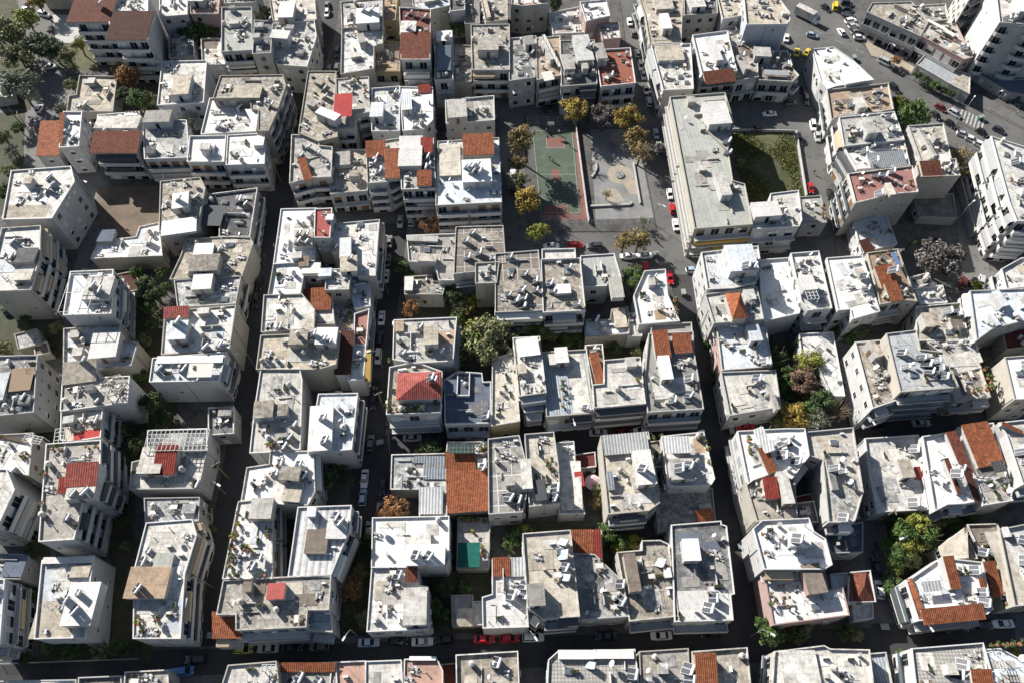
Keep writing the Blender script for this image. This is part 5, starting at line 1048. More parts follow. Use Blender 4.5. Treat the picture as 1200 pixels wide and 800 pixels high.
# playground pieces
r = bpy.data.objects.new('roundabout', None); COL.objects.link(r); p = W(726,206); r.location = (p.x, p.y, Z+0.02); tag(r, 'small dark spinning roundabout in the round sand patch', 'roundabout')
bm = bmesh.new(); tube(bm, (0,0,0.15), (0,0,0.27), 1.25, seg=24); tube(bm, (0,0,0), (0,0,0.8), 0.1, seg=10); link('platform', mesh('platform', bm, 'shutter_grey'), r)
bm = bmesh.new()
for i in range(6):
    a = i*math.pi/3; tube(bm, (1.1*math.cos(a),1.1*math.sin(a),0.27), (1.1*math.cos(a),1.1*math.sin(a),0.95), 0.03, seg=6); tube(bm, (1.1*math.cos(a),1.1*math.sin(a),0.95), (0,0,0.8), 0.03, seg=6)
link('handrail', mesh('handrail', bm, 'railmetal'), r)
for (x, y, lb) in ((714,176,'left'), (726,174,'right')):
    r = bpy.data.objects.new('swing_frame', None); COL.objects.link(r); p = W(x, y); r.location = (p.x, p.y, Z+0.02); tag(r, f'dark metal swing frame on the playground, {lb} one', 'swing', 'swings on the playground')
    bm = bmesh.new()
    for s in (-1.3, 1.3):
        for e in (-0.8, 0.8): tube(bm, (s, e, 0), (s, 0, 2.1), 0.05, seg=6)
    tube(bm, (-1.3,0,2.1), (1.3,0,2.1), 0.05, seg=6); link('frame', mesh('frame', bm, 'railmetal'), r)
    for s in (-0.6, 0.6):
        bm = bmesh.new(); box(bm, (s,0,0.5), (0.45,0.2,0.05)); tube(bm, (s-0.2,0,0.5), (s-0.2,0,2.1), 0.012, seg=4); tube(bm, (s+0.2,0,0.5), (s+0.2,0,2.1), 0.012, seg=4); link('swing_seat', mesh('swing_seat', bm, 'cloth_dark'), r)
# ------------------------------------------------------------------ where is a thing: nearest building, for labels
def near(p):
    def dist(rec):
        best = 1e9
        q = Vector((p[0], p[1])); pl = rec['poly']
        for i in range(len(pl)):
            a, c = Vector(pl[i]), Vector(pl[(i+1) % len(pl)]); d = c-a; tt = max(0, min(1, (q-a).dot(d)/max(d.length_squared, 1e-6))); best = min(best, (a + d*tt - q).length)
        return best
    return min(SITE, key=dist)['label']
PENDING = []
def later(o, what, cat, group, rel='beside'): PENDING.append((o, what, cat, group, rel))
def flush():
    by = {}
    for e in PENDING:
        o = e[0]; e_l = f'{e[1]} {e[4]} {near(o.location)}'; by.setdefault(e_l, []).append(e)
    for l, es in by.items():
        es.sort(key=lambda e: -e[0].location.y); n = len(es)
        spread_x = max(e[0].location.x for e in es) - min(e[0].location.x for e in es); spread_y = es[0][0].location.y - es[-1][0].location.y
        if spread_x > spread_y: es.sort(key=lambda e: e[0].location.x)
        for i, e in enumerate(es):
            if n == 1: pre = ''
            elif spread_x > spread_y: pre = {0: 'leftmost ', n-1: 'rightmost '}.get(i, ('middle ' if n == 3 else ORD[i] + ' from left, '))
            else: pre = {0: 'farthest ', n-1: 'nearest '}.get(i, ('middle ' if n == 3 else ORD[i] + ' farthest, '))
            tag(e[0], pre + l, e[2], e[3])
    PENDING.clear()
# ------------------------------------------------------------------ trees
def leafmat(name, c):
    m, nt, bs = newmat(name); v = coords(nt, True)
    col = ramp(nt, noise(nt, v, 1.1, 5), [(0.3, sc(c, 0.6)), (0.5, c), (0.72, sc(c, 1.5))])
    nt.links.new(col, bs.inputs['Base Color']); bs.inputs['Roughness'].default_value = 0.7; bs.inputs['Specular IOR Level'].default_value = 0.2
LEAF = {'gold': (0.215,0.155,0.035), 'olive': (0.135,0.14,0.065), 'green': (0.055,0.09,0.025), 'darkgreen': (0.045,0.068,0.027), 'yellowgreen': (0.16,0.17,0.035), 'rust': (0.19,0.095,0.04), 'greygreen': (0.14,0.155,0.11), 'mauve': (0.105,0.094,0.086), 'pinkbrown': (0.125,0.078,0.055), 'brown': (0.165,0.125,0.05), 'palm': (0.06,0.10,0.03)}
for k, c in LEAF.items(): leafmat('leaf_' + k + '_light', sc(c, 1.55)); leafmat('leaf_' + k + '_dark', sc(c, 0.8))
def crown_mesh(seed, nclump, nleaf, size, squash=0.8, jag=0.45):
    """unit-radius crown: leaf clumps of different sizes spread through its volume with gaps between them"""
    R = random.Random(seed); bm = bmesh.new()
    for c in range(nclump):
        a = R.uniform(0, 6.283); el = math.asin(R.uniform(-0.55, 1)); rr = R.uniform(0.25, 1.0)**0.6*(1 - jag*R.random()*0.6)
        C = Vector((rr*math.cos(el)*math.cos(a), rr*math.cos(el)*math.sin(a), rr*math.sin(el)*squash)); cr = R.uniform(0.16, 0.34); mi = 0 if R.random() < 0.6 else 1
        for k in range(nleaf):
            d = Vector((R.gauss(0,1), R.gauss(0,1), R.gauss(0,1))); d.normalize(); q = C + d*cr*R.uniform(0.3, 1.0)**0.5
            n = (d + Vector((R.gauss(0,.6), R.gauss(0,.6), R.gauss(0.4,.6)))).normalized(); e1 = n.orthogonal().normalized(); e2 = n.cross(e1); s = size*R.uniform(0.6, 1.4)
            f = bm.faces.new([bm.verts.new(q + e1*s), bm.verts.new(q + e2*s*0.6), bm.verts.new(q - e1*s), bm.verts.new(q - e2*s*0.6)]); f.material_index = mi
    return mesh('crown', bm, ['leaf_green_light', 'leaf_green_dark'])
def bare_mesh(seed, n=150):
    R = random.Random(seed); bm = bmesh.new()
    def br(p, d, l, r, k):
        q = p + d*l; tube(bm, p, q, r, r*0.6, 4)
        if k:
            for _ in range(3 if k > 1 else 4):
                dd = (d + Vector((R.gauss(0,.55), R.gauss(0,.55), R.gauss(0.08,.4)))).normalized(); br(p + d*l*R.uniform(0.5, 1), dd, l*R.uniform(0.55, 0.8), r*0.55, k-1)
    for i in range(6):
        a = i*1.05 + R.uniform(-.3,.3); br(Vector((0,0,-0.5)), Vector((math.cos(a)*0.75, math.sin(a)*0.75, 0.7)).normalized(), 0.55, 0.035, 3)
    return mesh('crown', bm, ['leaf_mauve_light', 'leaf_mauve_dark'])
def cone_mesh(seed):
    R = random.Random(seed); bm = bmesh.new()
    for i in range(1500):
        z = R.random()**1.3; r = (1-z)*0.55*R.uniform(0.5, 1.05); a = R.uniform(0, 6.283); q = Vector((r*math.cos(a), r*math.sin(a), -0.8 + 2.6*z)); n = Vector((math.cos(a)+R.gauss(0,.4), math.sin(a)+R.gauss(0,.4), R.gauss(.3,.4))).normalized(); e1 = n.orthogonal().normalized(); e2 = n.cross(e1); s = 0.08
        bm.faces.new([bm.verts.new(q + e1*s), bm.verts.new(q + e2*s*0.5), bm.verts.new(q - e1*s), bm.verts.new(q - e2*s*0.5)]).material_index = int(R.random() < .4)
    return mesh('crown', bm, ['leaf_green_light', 'leaf_green_dark'])
CROWN = [crown_mesh(s, 46, 62, 0.062, 0.78) for s in (1, 2, 3, 4)]; SPARSE = [crown_mesh(s, 30, 40, 0.05, 0.8, 0.7) for s in (11, 12)]; BARE = [bare_mesh(s) for s in (21, 22)]; CONE = cone_mesh(31); TINY = [crown_mesh(s, 12, 26, 0.13, 0.9) for s in (41, 42, 43)]
def trunk_mesh(seed, r):
    R = random.Random(seed); bm = bmesh.new(); tube(bm, (0,0,0), (0.1,0.05,1.0), r, r*0.75, 8)
    for i in range(6):
        a = i*1.05 + R.uniform(-.4,.4); p = Vector((0.1,0.05,R.uniform(0.85,1.0))); q = p + Vector((math.cos(a)*0.5, math.sin(a)*0.5, R.uniform(0.4,0.8))); tube(bm, p, q, r*0.45, r*0.2, 6); tube(bm, q, q + Vector((math.cos(a+.5)*0.3, math.sin(a+.5)*0.3, 0.35)), r*0.2, r*0.06, 5)
    return mesh('trunk', bm, 'bark')
TRUNK = [trunk_mesh(s, 0.085) for s in (1, 2)]
WORDS = {'gold': 'golden-leaved', 'olive': 'dull olive', 'green': 'bushy green', 'darkgreen': 'dark green', 'yellowgreen': 'yellow-green', 'rust': 'rusty-leaved', 'greygreen': 'grey-green', 'mauve': 'bare twiggy', 'pinkbrown': 'pinkish-brown', 'brown': 'golden-brown', 'palm': 'palm-like'}
def tree(x, y, rpx, kind, style='full', lift=None, rel='beside', word=None):
    z = 0; g = W(x, y); mpp = (g.y*CPc + CH*SP)/CF; R_ = rpx*mpp*1.2
    th = R_*0.8 + (2.2 if R_ > 2.4 else 0.8 if R_ > 1.5 else 0.1)                         # crown centre height
    if lift: th = lift
    p = W(x, y, th + 0.1); base = gz(p); r = bpy.data.objects.new('tree' if R_ > 1.6 else 'shrub', None); COL.objects.link(r); r.location = (p.x, p.y, base)
    me = {'full': random.choice(CROWN), 'sparse': random.choice(SPARSE), 'bare': random.choice(BARE), 'cone': CONE}[style]
    c = link('crown', me, r, Matrix.Translation((0, 0, th)) @ Matrix.Rotation(random.uniform(0, 6.28), 4, 'Z') @ Matrix.Diagonal((R_, R_*random.uniform(0.88, 1.1), R_*random.uniform(0.85, 1.05), 1)))
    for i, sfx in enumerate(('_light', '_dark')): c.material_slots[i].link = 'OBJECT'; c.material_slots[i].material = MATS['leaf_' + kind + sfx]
    k = max(0.4, th*0.72); kw = min(k, 3.6); link('trunk', random.choice(TRUNK), r, Matrix.Diagonal((kw*1.05, kw*1.05, k, 1)))
    nm = 'tree' if R_ > 1.6 else 'shrub'; later(r, f'{word or WORDS[kind]} {nm}', nm, 'trees and shrubs between the buildings', rel)
TREES = '''8,45,20,olive 30,22,13,yellowgreen 42,2,11,gold 20,66,16,olive 47,52,14,darkgreen 22,102,19,greygreen 60,58,12,darkgreen 78,66,10,olive 92,52,8,yellowgreen 33,92,9,olive
 150,90,13,rust 162,116,12,green 147,110,9,darkgreen 180,118,9,olive 84,100,7,olive 72,128,8,greygreen 140,82,8,brown
 235,34,11,green 224,44,9,darkgreen 250,34,8,green 214,40,8,darkgreen 306,15,10,olive 221,143,13,greygreen,sparse
 536,34,9,darkgreen 650,4,9,darkgreen 674,128,14,gold,full,7 707,138,13,mauve 735,137,14,gold,full,7 745,160,13,brown 750,178,13,brown,sparse 611,163,14,brown,full,9 619,234,14,gold,full,8.5 606,190,9,brown,full,8 608,212,10,olive,full,8 631,272,11,yellowgreen,full,6 731,283,10,brown 748,281,12,brown 743,327,13,green 693,192,7,mauve,bare 711,228,6,brown,sparse 755,260,7,greygreen,sparse 767,172,7,brown,sparse
 1069,133,17,green 1055,122,9,yellowgreen 1126,184,13,brown,sparse 1130,200,10,brown,sparse 1102,304,22,mauve 1094,312,10,pinkbrown,bare 1070,280,15,darkgreen,bare 1158,288,7,rust 1145,335,6,yellowgreen 1163,337,7,green
 572,398,25,olive 560,388,14,yellowgreen,sparse 632,388,13,green 604,388,9,greygreen 552,353,9,yellowgreen 548,362,8,brown 505,262,12,rust,sparse 481,362,10,rust 468,312,10,darkgreen 480,318,8,green 530,345,10,darkgreen 590,360,9,darkgreen 663,397,9,green
 932,487,14,gold 950,424,13,yellowgreen 942,448,15,pinkbrown 961,468,13,darkgreen 966,446,9,yellowgreen 984,480,14,pinkbrown,bare 933,406,8,green,cone 960,490,11,greygreen 926,470,8,darkgreen 908,420,12,darkgreen,sparse 970,455,8,green 945,415,8,olive
 832,400,6,green 838,442,7,darkgreen 463,597,14,rust 447,600,8,rust 411,690,13,rust,sparse 420,672,11,brown,sparse 415,715,12,darkgreen,bare 424,725,8,olive 432,632,7,green 405,560,9,darkgreen 383,560,12,darkgreen 395,545,9,darkgreen
 605,628,10,green 613,621,8,yellowgreen 596,637,7,green 711,623,11,green 731,634,9,green 745,636,9,yellowgreen 722,643,7,yellowgreen 790,645,7,yellowgreen 780,648,5,green 701,574,8,olive 698,588,8,brown,sparse 505,524,11,darkgreen 497,528,9,olive 515,530,8,darkgreen
 901,738,14,green 908,724,9,green 932,743,11,darkgreen 943,738,8,greygreen 990,740,9,darkgreen 1004,742,8,olive 1062,622,14,green 1074,612,13,yellowgreen 1084,628,12,green 1052,612,10,darkgreen 1053,650,12,green 1048,664,9,yellowgreen 1045,678,9,darkgreen 1112,600,10,green 1126,617,9,green 1104,610,7,olive 1128,600,8,darkgreen 1092,578,7,green 1090,565,6,darkgreen 1094,590,6,olive 1012,486,7,yellowgreen
 1150,438,7,yellowgreen 1155,448,7,brown 1163,440,8,yellowgreen 1166,452,7,green 1145,457,7,yellowgreen 1158,458,8,yellowgreen 1152,425,8,brown,sparse 1058,768,7,green 1055,775,5,yellowgreen
 170,335,11,darkgreen 182,345,10,darkgreen 192,340,8,green 175,362,9,darkgreen 178,470,12,darkgreen 190,488,10,darkgreen 186,505,9,green 160,520,11,darkgreen 148,540,10,darkgreen 240,532,9,darkgreen 246,545,8,green 240,600,9,darkgreen 244,620,7,green 60,755,11,darkgreen 80,760,10,green 95,756,9,darkgreen 140,758,10,green 160,752,9,darkgreen 30,770,8,darkgreen 118,762,9,olive 30,512,8,darkgreen 12,360,9,darkgreen 6,408,10,olive 30,376,6,green 62,410,6,darkgreen 66,384,7,olive 2,340,8,darkgreen 10,200,8,olive 4,225,9,darkgreen 14,178,8,greygreen 2,160,10,olive 22,150,7,green 88,340,5,green 140,505,9,olive 150,480,8,darkgreen 165,440,8,green 152,500,7,green 140,590,7,darkgreen 150,640,7,olive 142,610,8,darkgreen 134,400,6,green 180,380,7,green 168,400,8,olive 160,320,8,green 150,350,6,olive 190,320,7,green 105,360,6,darkgreen 64,520,6,olive 60,560,7,darkgreen 40,530,7,green 52,600,6,olive 35,640,6,darkgreen 40,700,6,darkgreen 45,660,7,olive
 520,690,10,darkgreen 508,712,9,green 525,720,8,darkgreen 545,688,8,green 520,665,7,darkgreen 642,690,5,green 1005,620,5,green 865,190,6,olive 1012,420,8,darkgreen 925,440,12,green 938,432,9,olive 955,445,10,green 975,455,10,olive 915,455,9,green 920,480,9,greygreen 945,480,11,green 972,470,9,green 898,480,8,darkgreen 912,492,8,olive 1045,600,10,green 1058,600,10,yellowgreen 1078,600,9,green 1090,620,11,green 1066,640,12,yellowgreen 1046,640,11,green 1070,655,9,olive 1044,690,8,green 1112,580,8,green 1120,590,8,yellowgreen 1135,606,8,green 585,415,11,olive 552,400,12,green 545,420,9,olive 600,365,10,green 615,400,9,green 645,392,9,olive 540,360,9,olive 535,375,8,green 500,350,7,darkgreen 680,398,8,green 720,408,7,darkgreen 745,412,7,olive 985,385,9,darkgreen 1008,385,10,darkgreen 995,395,8,green 1190,762,5,yellowgreen
 1075,88,5,darkgreen 1085,94,6,darkgreen 1095,100,6,green 1105,105,5,darkgreen 1115,110,5,darkgreen 1050,70,5,rust 1125,148,6,mauve,bare'''
for s in TREES.split():
    q = s.split(','); tree(float(q[0]), float(q[1]), float(q[2]), q[3], q[4] if len(q) > 4 else 'full', float(q[5]) if len(q) > 5 else None)
# grass on the vacant lot: many blades, one object
R = random.Random(5); lot = gp('853,157 929,157 941,231 876,240'); lx = [p[0] for p in lot]; ly = [p[1] for p in lot]; bm = bmesh.new()
while len(bm.faces) < 7000:
    x, y = R.uniform(min(lx), max(lx)), R.uniform(min(ly), max(ly))
    if not inside((x, y), lot) or math.sin(x*0.5)+math.sin(y*0.37+x*0.2)+R.uniform(-1.0,1.0) < 0.25: continue
    h = R.uniform(0.15, 0.5); a = R.uniform(0, 6.28); dx, dy = math.cos(a)*0.16, math.sin(a)*0.16
    bm.faces.new([bm.verts.new((x-dx, y-dy, 0.13)), bm.verts.new((x+dx, y+dy, 0.13)), bm.verts.new((x+R.gauss(0,.15), y+R.gauss(0,.15), 0.13+h))]).material_index = int(R.random() < .4)
o = link('grass', mesh('grass', bm, ['leaf_yellowgreen_dark', 'leaf_olive_light'])); o['kind'] = 'stuff'; o['label'] = 'rough green and straw coloured grass on the vacant lot'
# ------------------------------------------------------------------ potted plants on roof terraces
bm = bmesh.new(); tube(bm, (0,0,0), (0,0,0.4), 0.2, 0.28, 10); POT = mesh('pot', bm, 'clay')
for rec in SITE:
    Q = [ft for ft in rec['B']['feats'] if ft['k'] == 'Q']
    for ft in Q:
        x, y = ft['p'][0]; hit = survey(x, y + 1.5, rec['zr']-0.7, rec['zr']+4, rec['zr'])
        if not inside(hit, rec['poly']): hit = W(x, y+1.5, rec['zr'])
        r = bpy.data.objects.new('potted_plant', None); COL.objects.link(r); r.location = hit; k = random.uniform(0.8, 1.5); r.scale = (k, k, k); r.rotation_euler = (0, 0, random.uniform(0, 6))
        link('pot', POT, r); c = link('foliage', random.choice(TINY), r, Matrix.Translation((0,0,0.85)) @ Matrix.Diagonal((0.62, 0.62, 0.6, 1))); kd = random.choice(('green', 'darkgreen', 'olive', 'yellowgreen'))
        for i, sfx in enumerate(('_light', '_dark')): c.material_slots[i].link = 'OBJECT'; c.material_slots[i].material = MATS['leaf_' + kd + sfx]
        lb = 'potted plant on the terrace of ' + rec['label']; tag(r, lb, 'potted plant', lb)
# ------------------------------------------------------------------ cars
def loft(bm, sts, mi=0):
    rings = [[bm.verts.new((x, y, z)) for (y, z) in prof] for x, prof in sts]; n = len(rings[0])
    for A, B in zip(rings, rings[1:]):
        for i in range(n): bm.faces.new((A[i], A[(i+1)%n], B[(i+1)%n], B[i])).material_index = mi
    bm.faces.new(rings[0][::-1]).material_index = mi; bm.faces.new(rings[-1]).material_index = mi
def sec(w, z0, z1, k=0.86): return [(-w, z0), (-w*1.0, z0+(z1-z0)*0.55), (-w*k, z1), (w*k, z1), (w*1.0, z0+(z1-z0)*0.55), (w, z0)]
def car_meshes(kind):
    L, Wd, hood, roofz, cab = {'hatchback': (4.0, 0.86, 0.86, 1.48, (-1.85, -1.35, 0.25, 1.05)), 'saloon': (4.5, 0.88, 0.86, 1.42, (-1.5, -0.75, 0.35, 1.15)), 'van': (4.6, 0.92, 1.0, 1.9, (-2.22, -2.12, 1.0, 1.7)), 'estate': (4.5, 0.9, 0.95, 1.68, (-2.15, -1.85, 0.4, 1.15))}[kind]
    h = L/2; bm = bmesh.new()
    loft(bm, [(-h, sec(Wd*0.86, 0.42, hood*0.86)), (-h+0.12, sec(Wd*0.95, 0.25, hood*0.98)), (-h+0.7, sec(Wd, 0.2, hood+0.03)), (0.2, sec(Wd, 0.2, hood+0.04)), (h*0.5, sec(Wd, 0.2, hood)), (h-0.45, sec(Wd*0.95, 0.22, hood*0.9)), (h-0.1, sec(Wd*0.86, 0.25, hood*0.78)), (h, sec(Wd*0.74, 0.38, hood*0.66))])
    a, b_, c, d = cab; wt = Wd*0.70; zt = roofz
    loft(bm, [(b_-0.03, [(-wt, zt-0.05), (-wt*0.9, zt+0.02), (wt*0.9, zt+0.02), (wt, zt-0.05)]), ((b_+c)/2, [(-wt, zt-0.05), (-wt*0.88, zt+0.06), (wt*0.88, zt+0.06), (wt, zt-0.05)]), (c+0.03, [(-wt, zt-0.05), (-wt*0.9, zt+0.02), (wt*0.9, zt+0.02), (wt, zt-0.05)])])
    for s in (-1, 1):                                                # pillars
        for p, q in (((a+0.06, s*Wd*0.84, hood), (b_, s*wt, zt-0.03)), ((d, s*Wd*0.82, hood), (c, s*wt, zt-0.03)), (((b_+c)/2-0.1, s*Wd*0.855, hood), ((b_+c)/2-0.1, s*(wt+0.01), zt-0.03))): tube(bm, p, q, 0.045, seg=5)
        box(bm, (d-0.1, s*(Wd+0.07), hood+0.05), (0.16, 0.14, 0.12))
    body = mesh('body', bm, ['trim']); bm = bmesh.new(); wb = Wd*0.83; z0 = hood-0.02; z1 = zt-0.04
    lo = [(a, -wb, z0), (d, -wb, z0), (d, wb, z0), (a, wb, z0)]; hi = [(b_, -wt+.01, z1), (c, -wt+.01, z1), (c, wt-.01, z1), (b_, wt-.01, z1)]
    vl = [bm.verts.new(p) for p in lo]; vh = [bm.verts.new(p) for p in hi]; bm.faces.new(vh)
    for i in range(4): bm.faces.new((vl[i], vl[(i+1)%4], vh[(i+1)%4], vh[i]))
    gl = mesh('windows', bm, 'carglass'); wh = []
    for sx in (-h+0.8, h-0.85):
        for sy in (-1, 1):
            bm = bmesh.new(); tube(bm, (sx, sy*(Wd-0.18), 0.31), (sx, sy*(Wd+0.015), 0.31), 0.31, seg=14, mi=0); tube(bm, (sx, sy*(Wd+0.012), 0.31), (sx, sy*(Wd+0.03), 0.31), 0.19, seg=10, mi=1); wh.append(mesh('wheel', bm, ['rubber', 'metal']))
    li = []
    for s in (-1, 1):
        bm = bmesh.new(); box(bm, (h-0.10, s*Wd*0.62, hood*0.68), (0.22, 0.3, 0.13)); li.append(('headlight', mesh('headlight', bm, 'lamp_glass')))
        bm = bmesh.new(); box(bm, (-h+0.02, s*Wd*0.7, hood*0.72), (0.12, 0.2, 0.2)); li.append(('tail_light', mesh('tail_light', bm, 'tail_red')))
    return body, gl, wh, li
CARS = {k: car_meshes(k) for k in ('hatchback', 'saloon', 'van', 'estate')}
PAINT = {'white': (0.72,0.72,0.71), 'silver': (0.42,0.43,0.44), 'grey': (0.16,0.165,0.17), 'black': (0.013,0.013,0.015), 'dark': (0.035,0.04,0.05), 'red': (0.42,0.012,0.018), 'maroon': (0.12,0.012,0.014), 'blue': (0.06,0.16,0.42), 'paleblue': (0.33,0.42,0.50), 'lime': (0.42,0.45,0.10), 'yellow': (0.68,0.50,0.015)}
for k, c in PAINT.items():
    m, nt, bs = newmat('paint_' + k); bs.inputs['Base Color'].default_value = c + (1,); bs.inputs['Roughness'].default_value = 0.35; bs.inputs['Coat Weight'].default_value = 0.6; bs.inputs['Coat Roughness'].default_value = 0.08
PWORD = {'dark': 'dark', 'paleblue': 'pale blue', 'lime': 'yellow-green'}
def car(x, y, dx, dy, paint, kind=None, state='parked', taxi=False):
    kind = kind or random.choice(('hatchback', 'hatchback', 'saloon', 'estate'))
    p = W(x, y, 0.7); q = W(x+dx, y+dy, 0.7); a = math.atan2(q.y-p.y, q.x-p.x)
    r = bpy.data.objects.new('taxi' if taxi else ('van' if kind == 'van' else 'car'), None); COL.objects.link(r); r.location = (p.x, p.y, gz(p)); r.rotation_euler = (0, 0, a); r.scale = (0.91, 0.91, 0.91)
    body, gl, wh, li = CARS[kind]; c = link('body', body, r); c.material_slots[0].link = 'OBJECT'; c.material_slots[0].material = MATS['paint_' + paint]; link('windows', gl, r)
    for w in wh: link('wheel', w, r)
    for n, me in li: link(n, me, r)
    if taxi:
        bm = bmesh.new(); box(bm, (0, 0, CARZ), (0.25, 0.5, 0.18)); link('roof_sign', mesh('roof_sign', bm, 'tankwhite'), r)
    later(r, f'{PWORD.get(paint, paint)} {"taxi" if taxi else {"estate": "estate car", "saloon": "saloon car", "hatchback": "hatchback"}.get(kind, kind)} {state}', 'taxi' if taxi else ('van' if kind == 'van' else 'car'), 'vehicles on the streets')
CARZ = 1.52
V_ = {'A': (3, -16), 'B': (1.5, -16), 'E': (-3, -16), 'F': (-3, -16), 'G': (16, 8.5), 'H': (16, -0.5)}
def row(d, lst):
    for s in lst.split():
        q = s.split(','); k = random.choice((1, -1)); car(float(q[0]), float(q[1]), V_[d][0]*k, V_[d][1]*k, q[2], q[3] if len(q) > 3 else None)
row('A', '383,6,grey 383,15,white 395,62,dark 395,79,white 338,122,dark 336,142,grey 306,305,dark 304,332,black 300,352,dark')
row('B', '469,259,silver,saloon 482,258,silver 456,283,grey 454,305,grey 452,323,white 447,372,white 445,397,black 443,417,silver 440,452,black 438,470,black 434,518,grey 427,560,white,saloon 425,582,paleblue 449,569,black 445,597,paleblue 432,620,grey 437,358,grey')
row('H', '483,512,silver,saloon 557,511,white 701,506,silver,saloon 731,506,maroon 753,504,white 775,503,dark 1025,497,black 1080,495,silver,saloon 1188,485,dark 873,499,red 950,499,silver')
row('H', '285,760,lime,hatchback 314,759,silver 342,758,dark 374,757,grey 432,752,paleblue 466,751,black 495,751,white,saloon 521,749,black 567,748,red,saloon 597,747,red 625,746,white 711,745,black 775,744,white,saloon 833,742,dark 1098,737,black 1122,735,dark 1150,733,dark 1176,730,white,saloon 230,772,black,estate')
car(213, 786, 16, -2, 'blue', 'van')
row('F', '1031,690,white,hatchback 1027,662,dark')
row('E', '738,25,white 742,38,grey 747,62,white 751,77,white 754,88,silver 757,105,white 761,119,white,estate 769,156,paleblue,saloon 773,172,silver,estate 785,227,white,hatchback 788,244,red,hatchback 792,263,white,saloon 785,325,red 757,314,red')
row('H', '646,288,white 674,287,red 697,288,dark,estate 736,300,white,saloon 755,299,white,saloon 640,128,black 688,128,black')
row('E', '602,205,white,saloon 601,188,black 602,222,black 950,220,red,hatchback 973,227,black,saloon 953,147,white 958,160,silver 936,163,black,estate 942,105,black 945,117,dark')
row('H', '902,133,white,saloon 888,151,black,saloon 927,120,dark 818,298,silver 812,316,paleblue')
for s in '922,44,1.5,-15,white 952,41,14,3,paleblue 986,37,-9,-12,white 1037,73,16,8,silver,van 1052,83,16,8,black 1057,65,13,7,dark 1048,103,12,10,black 1103,126,15,9,maroon 1119,133,15,9,silver,estate 1097,135,14,12,black 1114,145,14,9,black 1129,157,15,4,white 1139,163,14,5,white 1149,169,14,6,white 1151,155,13,8,black 1171,152,15,7,dark 993,4,14,2,black 994,11,14,2,black 994,17,14,2,dark 997,24,14,-3,white 1000,30,14,-3,silver 1003,37,14,-3,grey 1007,44,14,1,white 1100,284,15,6,black 1129,331,2,-14,maroon 1141,330,10,-10,black 1151,328,3,-13,silver 1183,304,14,5,black 8,362,0,-14,blue 32,11,14,-3,white 52,17,14,4,white 35,57,6,-12,grey 59,78,15,-2,silver,saloon 46,127,7,-13,white,hatchback 968,9,14,10,black 1190,118,10,10,dark'.split():
    q = s.split(','); car(*[float(v) for v in q[:4]], q[4], q[5] if len(q) > 5 else None, 'driving' if s.startswith(('952', '986')) else 'standing')
car(934, 61, 3, -14, 'yellow', 'saloon', 'waiting', True); car(946, 61, 8, -11, 'yellow', 'saloon', 'waiting', True)
car(979, 7, 1, -14, 'yellow', 'van', 'standing')
# the box lorry on the avenue
r = bpy.data.objects.new('lorry', None); COL.objects.link(r); p = W(946, 18, 1.5); q = W(962, 26, 1.5); r.location = (p.x, p.y, 0); r.rotation_euler = (0, 0, math.atan2(q.y-p.y, q.x-p.x)); tag(r, 'white box lorry with long grey cargo box on the avenue', 'lorry')
bm = bmesh.new(); box(bm, (-0.9,0,2.1), (6.6,2.45,2.5)); link('cargo_box', mesh('cargo_box', bm, 'lightgrey'), r)
bm = bmesh.new(); loft(bm, [(2.5, sec(1.15, 0.6, 2.5, .95)), (3.6, sec(1.15, 0.6, 2.5, .92)), (4.3, sec(1.12, 0.6, 1.5, .95)), (4.4, sec(1.0, 0.7, 1.2, .95))]); c = link('cab', mesh('cab', bm, 'tankwhite'), r)
bm = bmesh.new(); face(bm, [(3.68,-0.95,2.42), (4.25,-0.98,1.6), (4.25,0.98,1.6), (3.68,0.95,2.42)]); bmesh.ops.translate(bm, verts=bm.verts[:], vec=(0.05,0,0.05)); link('windscreen', mesh('windscreen', bm, 'carglass'), c)
bm = bmesh.new(); box(bm, (-0.3,0,0.7), (8.0,0.9,0.25)); link('chassis', mesh('chassis', bm, 'rubber'), r)
for sx in (-2.9, 3.2):
    for sy in (-1, 1):
        bm = bmesh.new(); tube(bm, (sx, sy*0.85, 0.48), (sx, sy*1.18, 0.48), 0.48, seg=14); tube(bm, (sx, sy*1.175, 0.48), (sx, sy*1.2, 0.48), 0.28, seg=10, mi=1); link('wheel', mesh('wheel', bm, ['rubber', 'metal']), r)
# motorbikes by the kerbs
def m_bike():
    bm = bmesh.new(); tube(bm, (-0.2,0,0.55), (0.35,0,0.85), 0.13, 0.1, 8); box(bm, (-0.4,0,0.78), (0.75,0.28,0.14)); tube(bm, (0.55,0,0.35), (0.4,0,1.05), 0.05, seg=6); tube(bm, (0.4,-0.35,1.05), (0.4,0.35,1.05), 0.025, seg=6); box(bm, (0,0,0.4), (0.5,0.3,0.35)); b1 = mesh('body', bm, 'paint_dark'); w = []
    for sx in (-0.62, 0.62): bm = bmesh.new(); tube(bm, (sx,-0.06,0.29), (sx,0.06,0.29), 0.29, seg=14); w.append(mesh('wheel', bm, 'rubber'))
    return b1, w
BB, BW = m_bike()
for (x, y) in ((1022,650), (1024,657), (1026,640), (455,500), (404,742), (770,285), (1180,120), (1196,128), (812,398), (297,760)):
    r = bpy.data.objects.new('motorbike', None); COL.objects.link(r); p = W(x, y); r.location = (p.x, p.y, gz(p)); r.rotation_euler = (0, 0, random.uniform(0, 6.28)); link('body', BB, r)
    for w in BW: link('wheel', w, r)
    later(r, 'dark motorbike parked', 'motorbike', 'motorbikes by the kerbs')
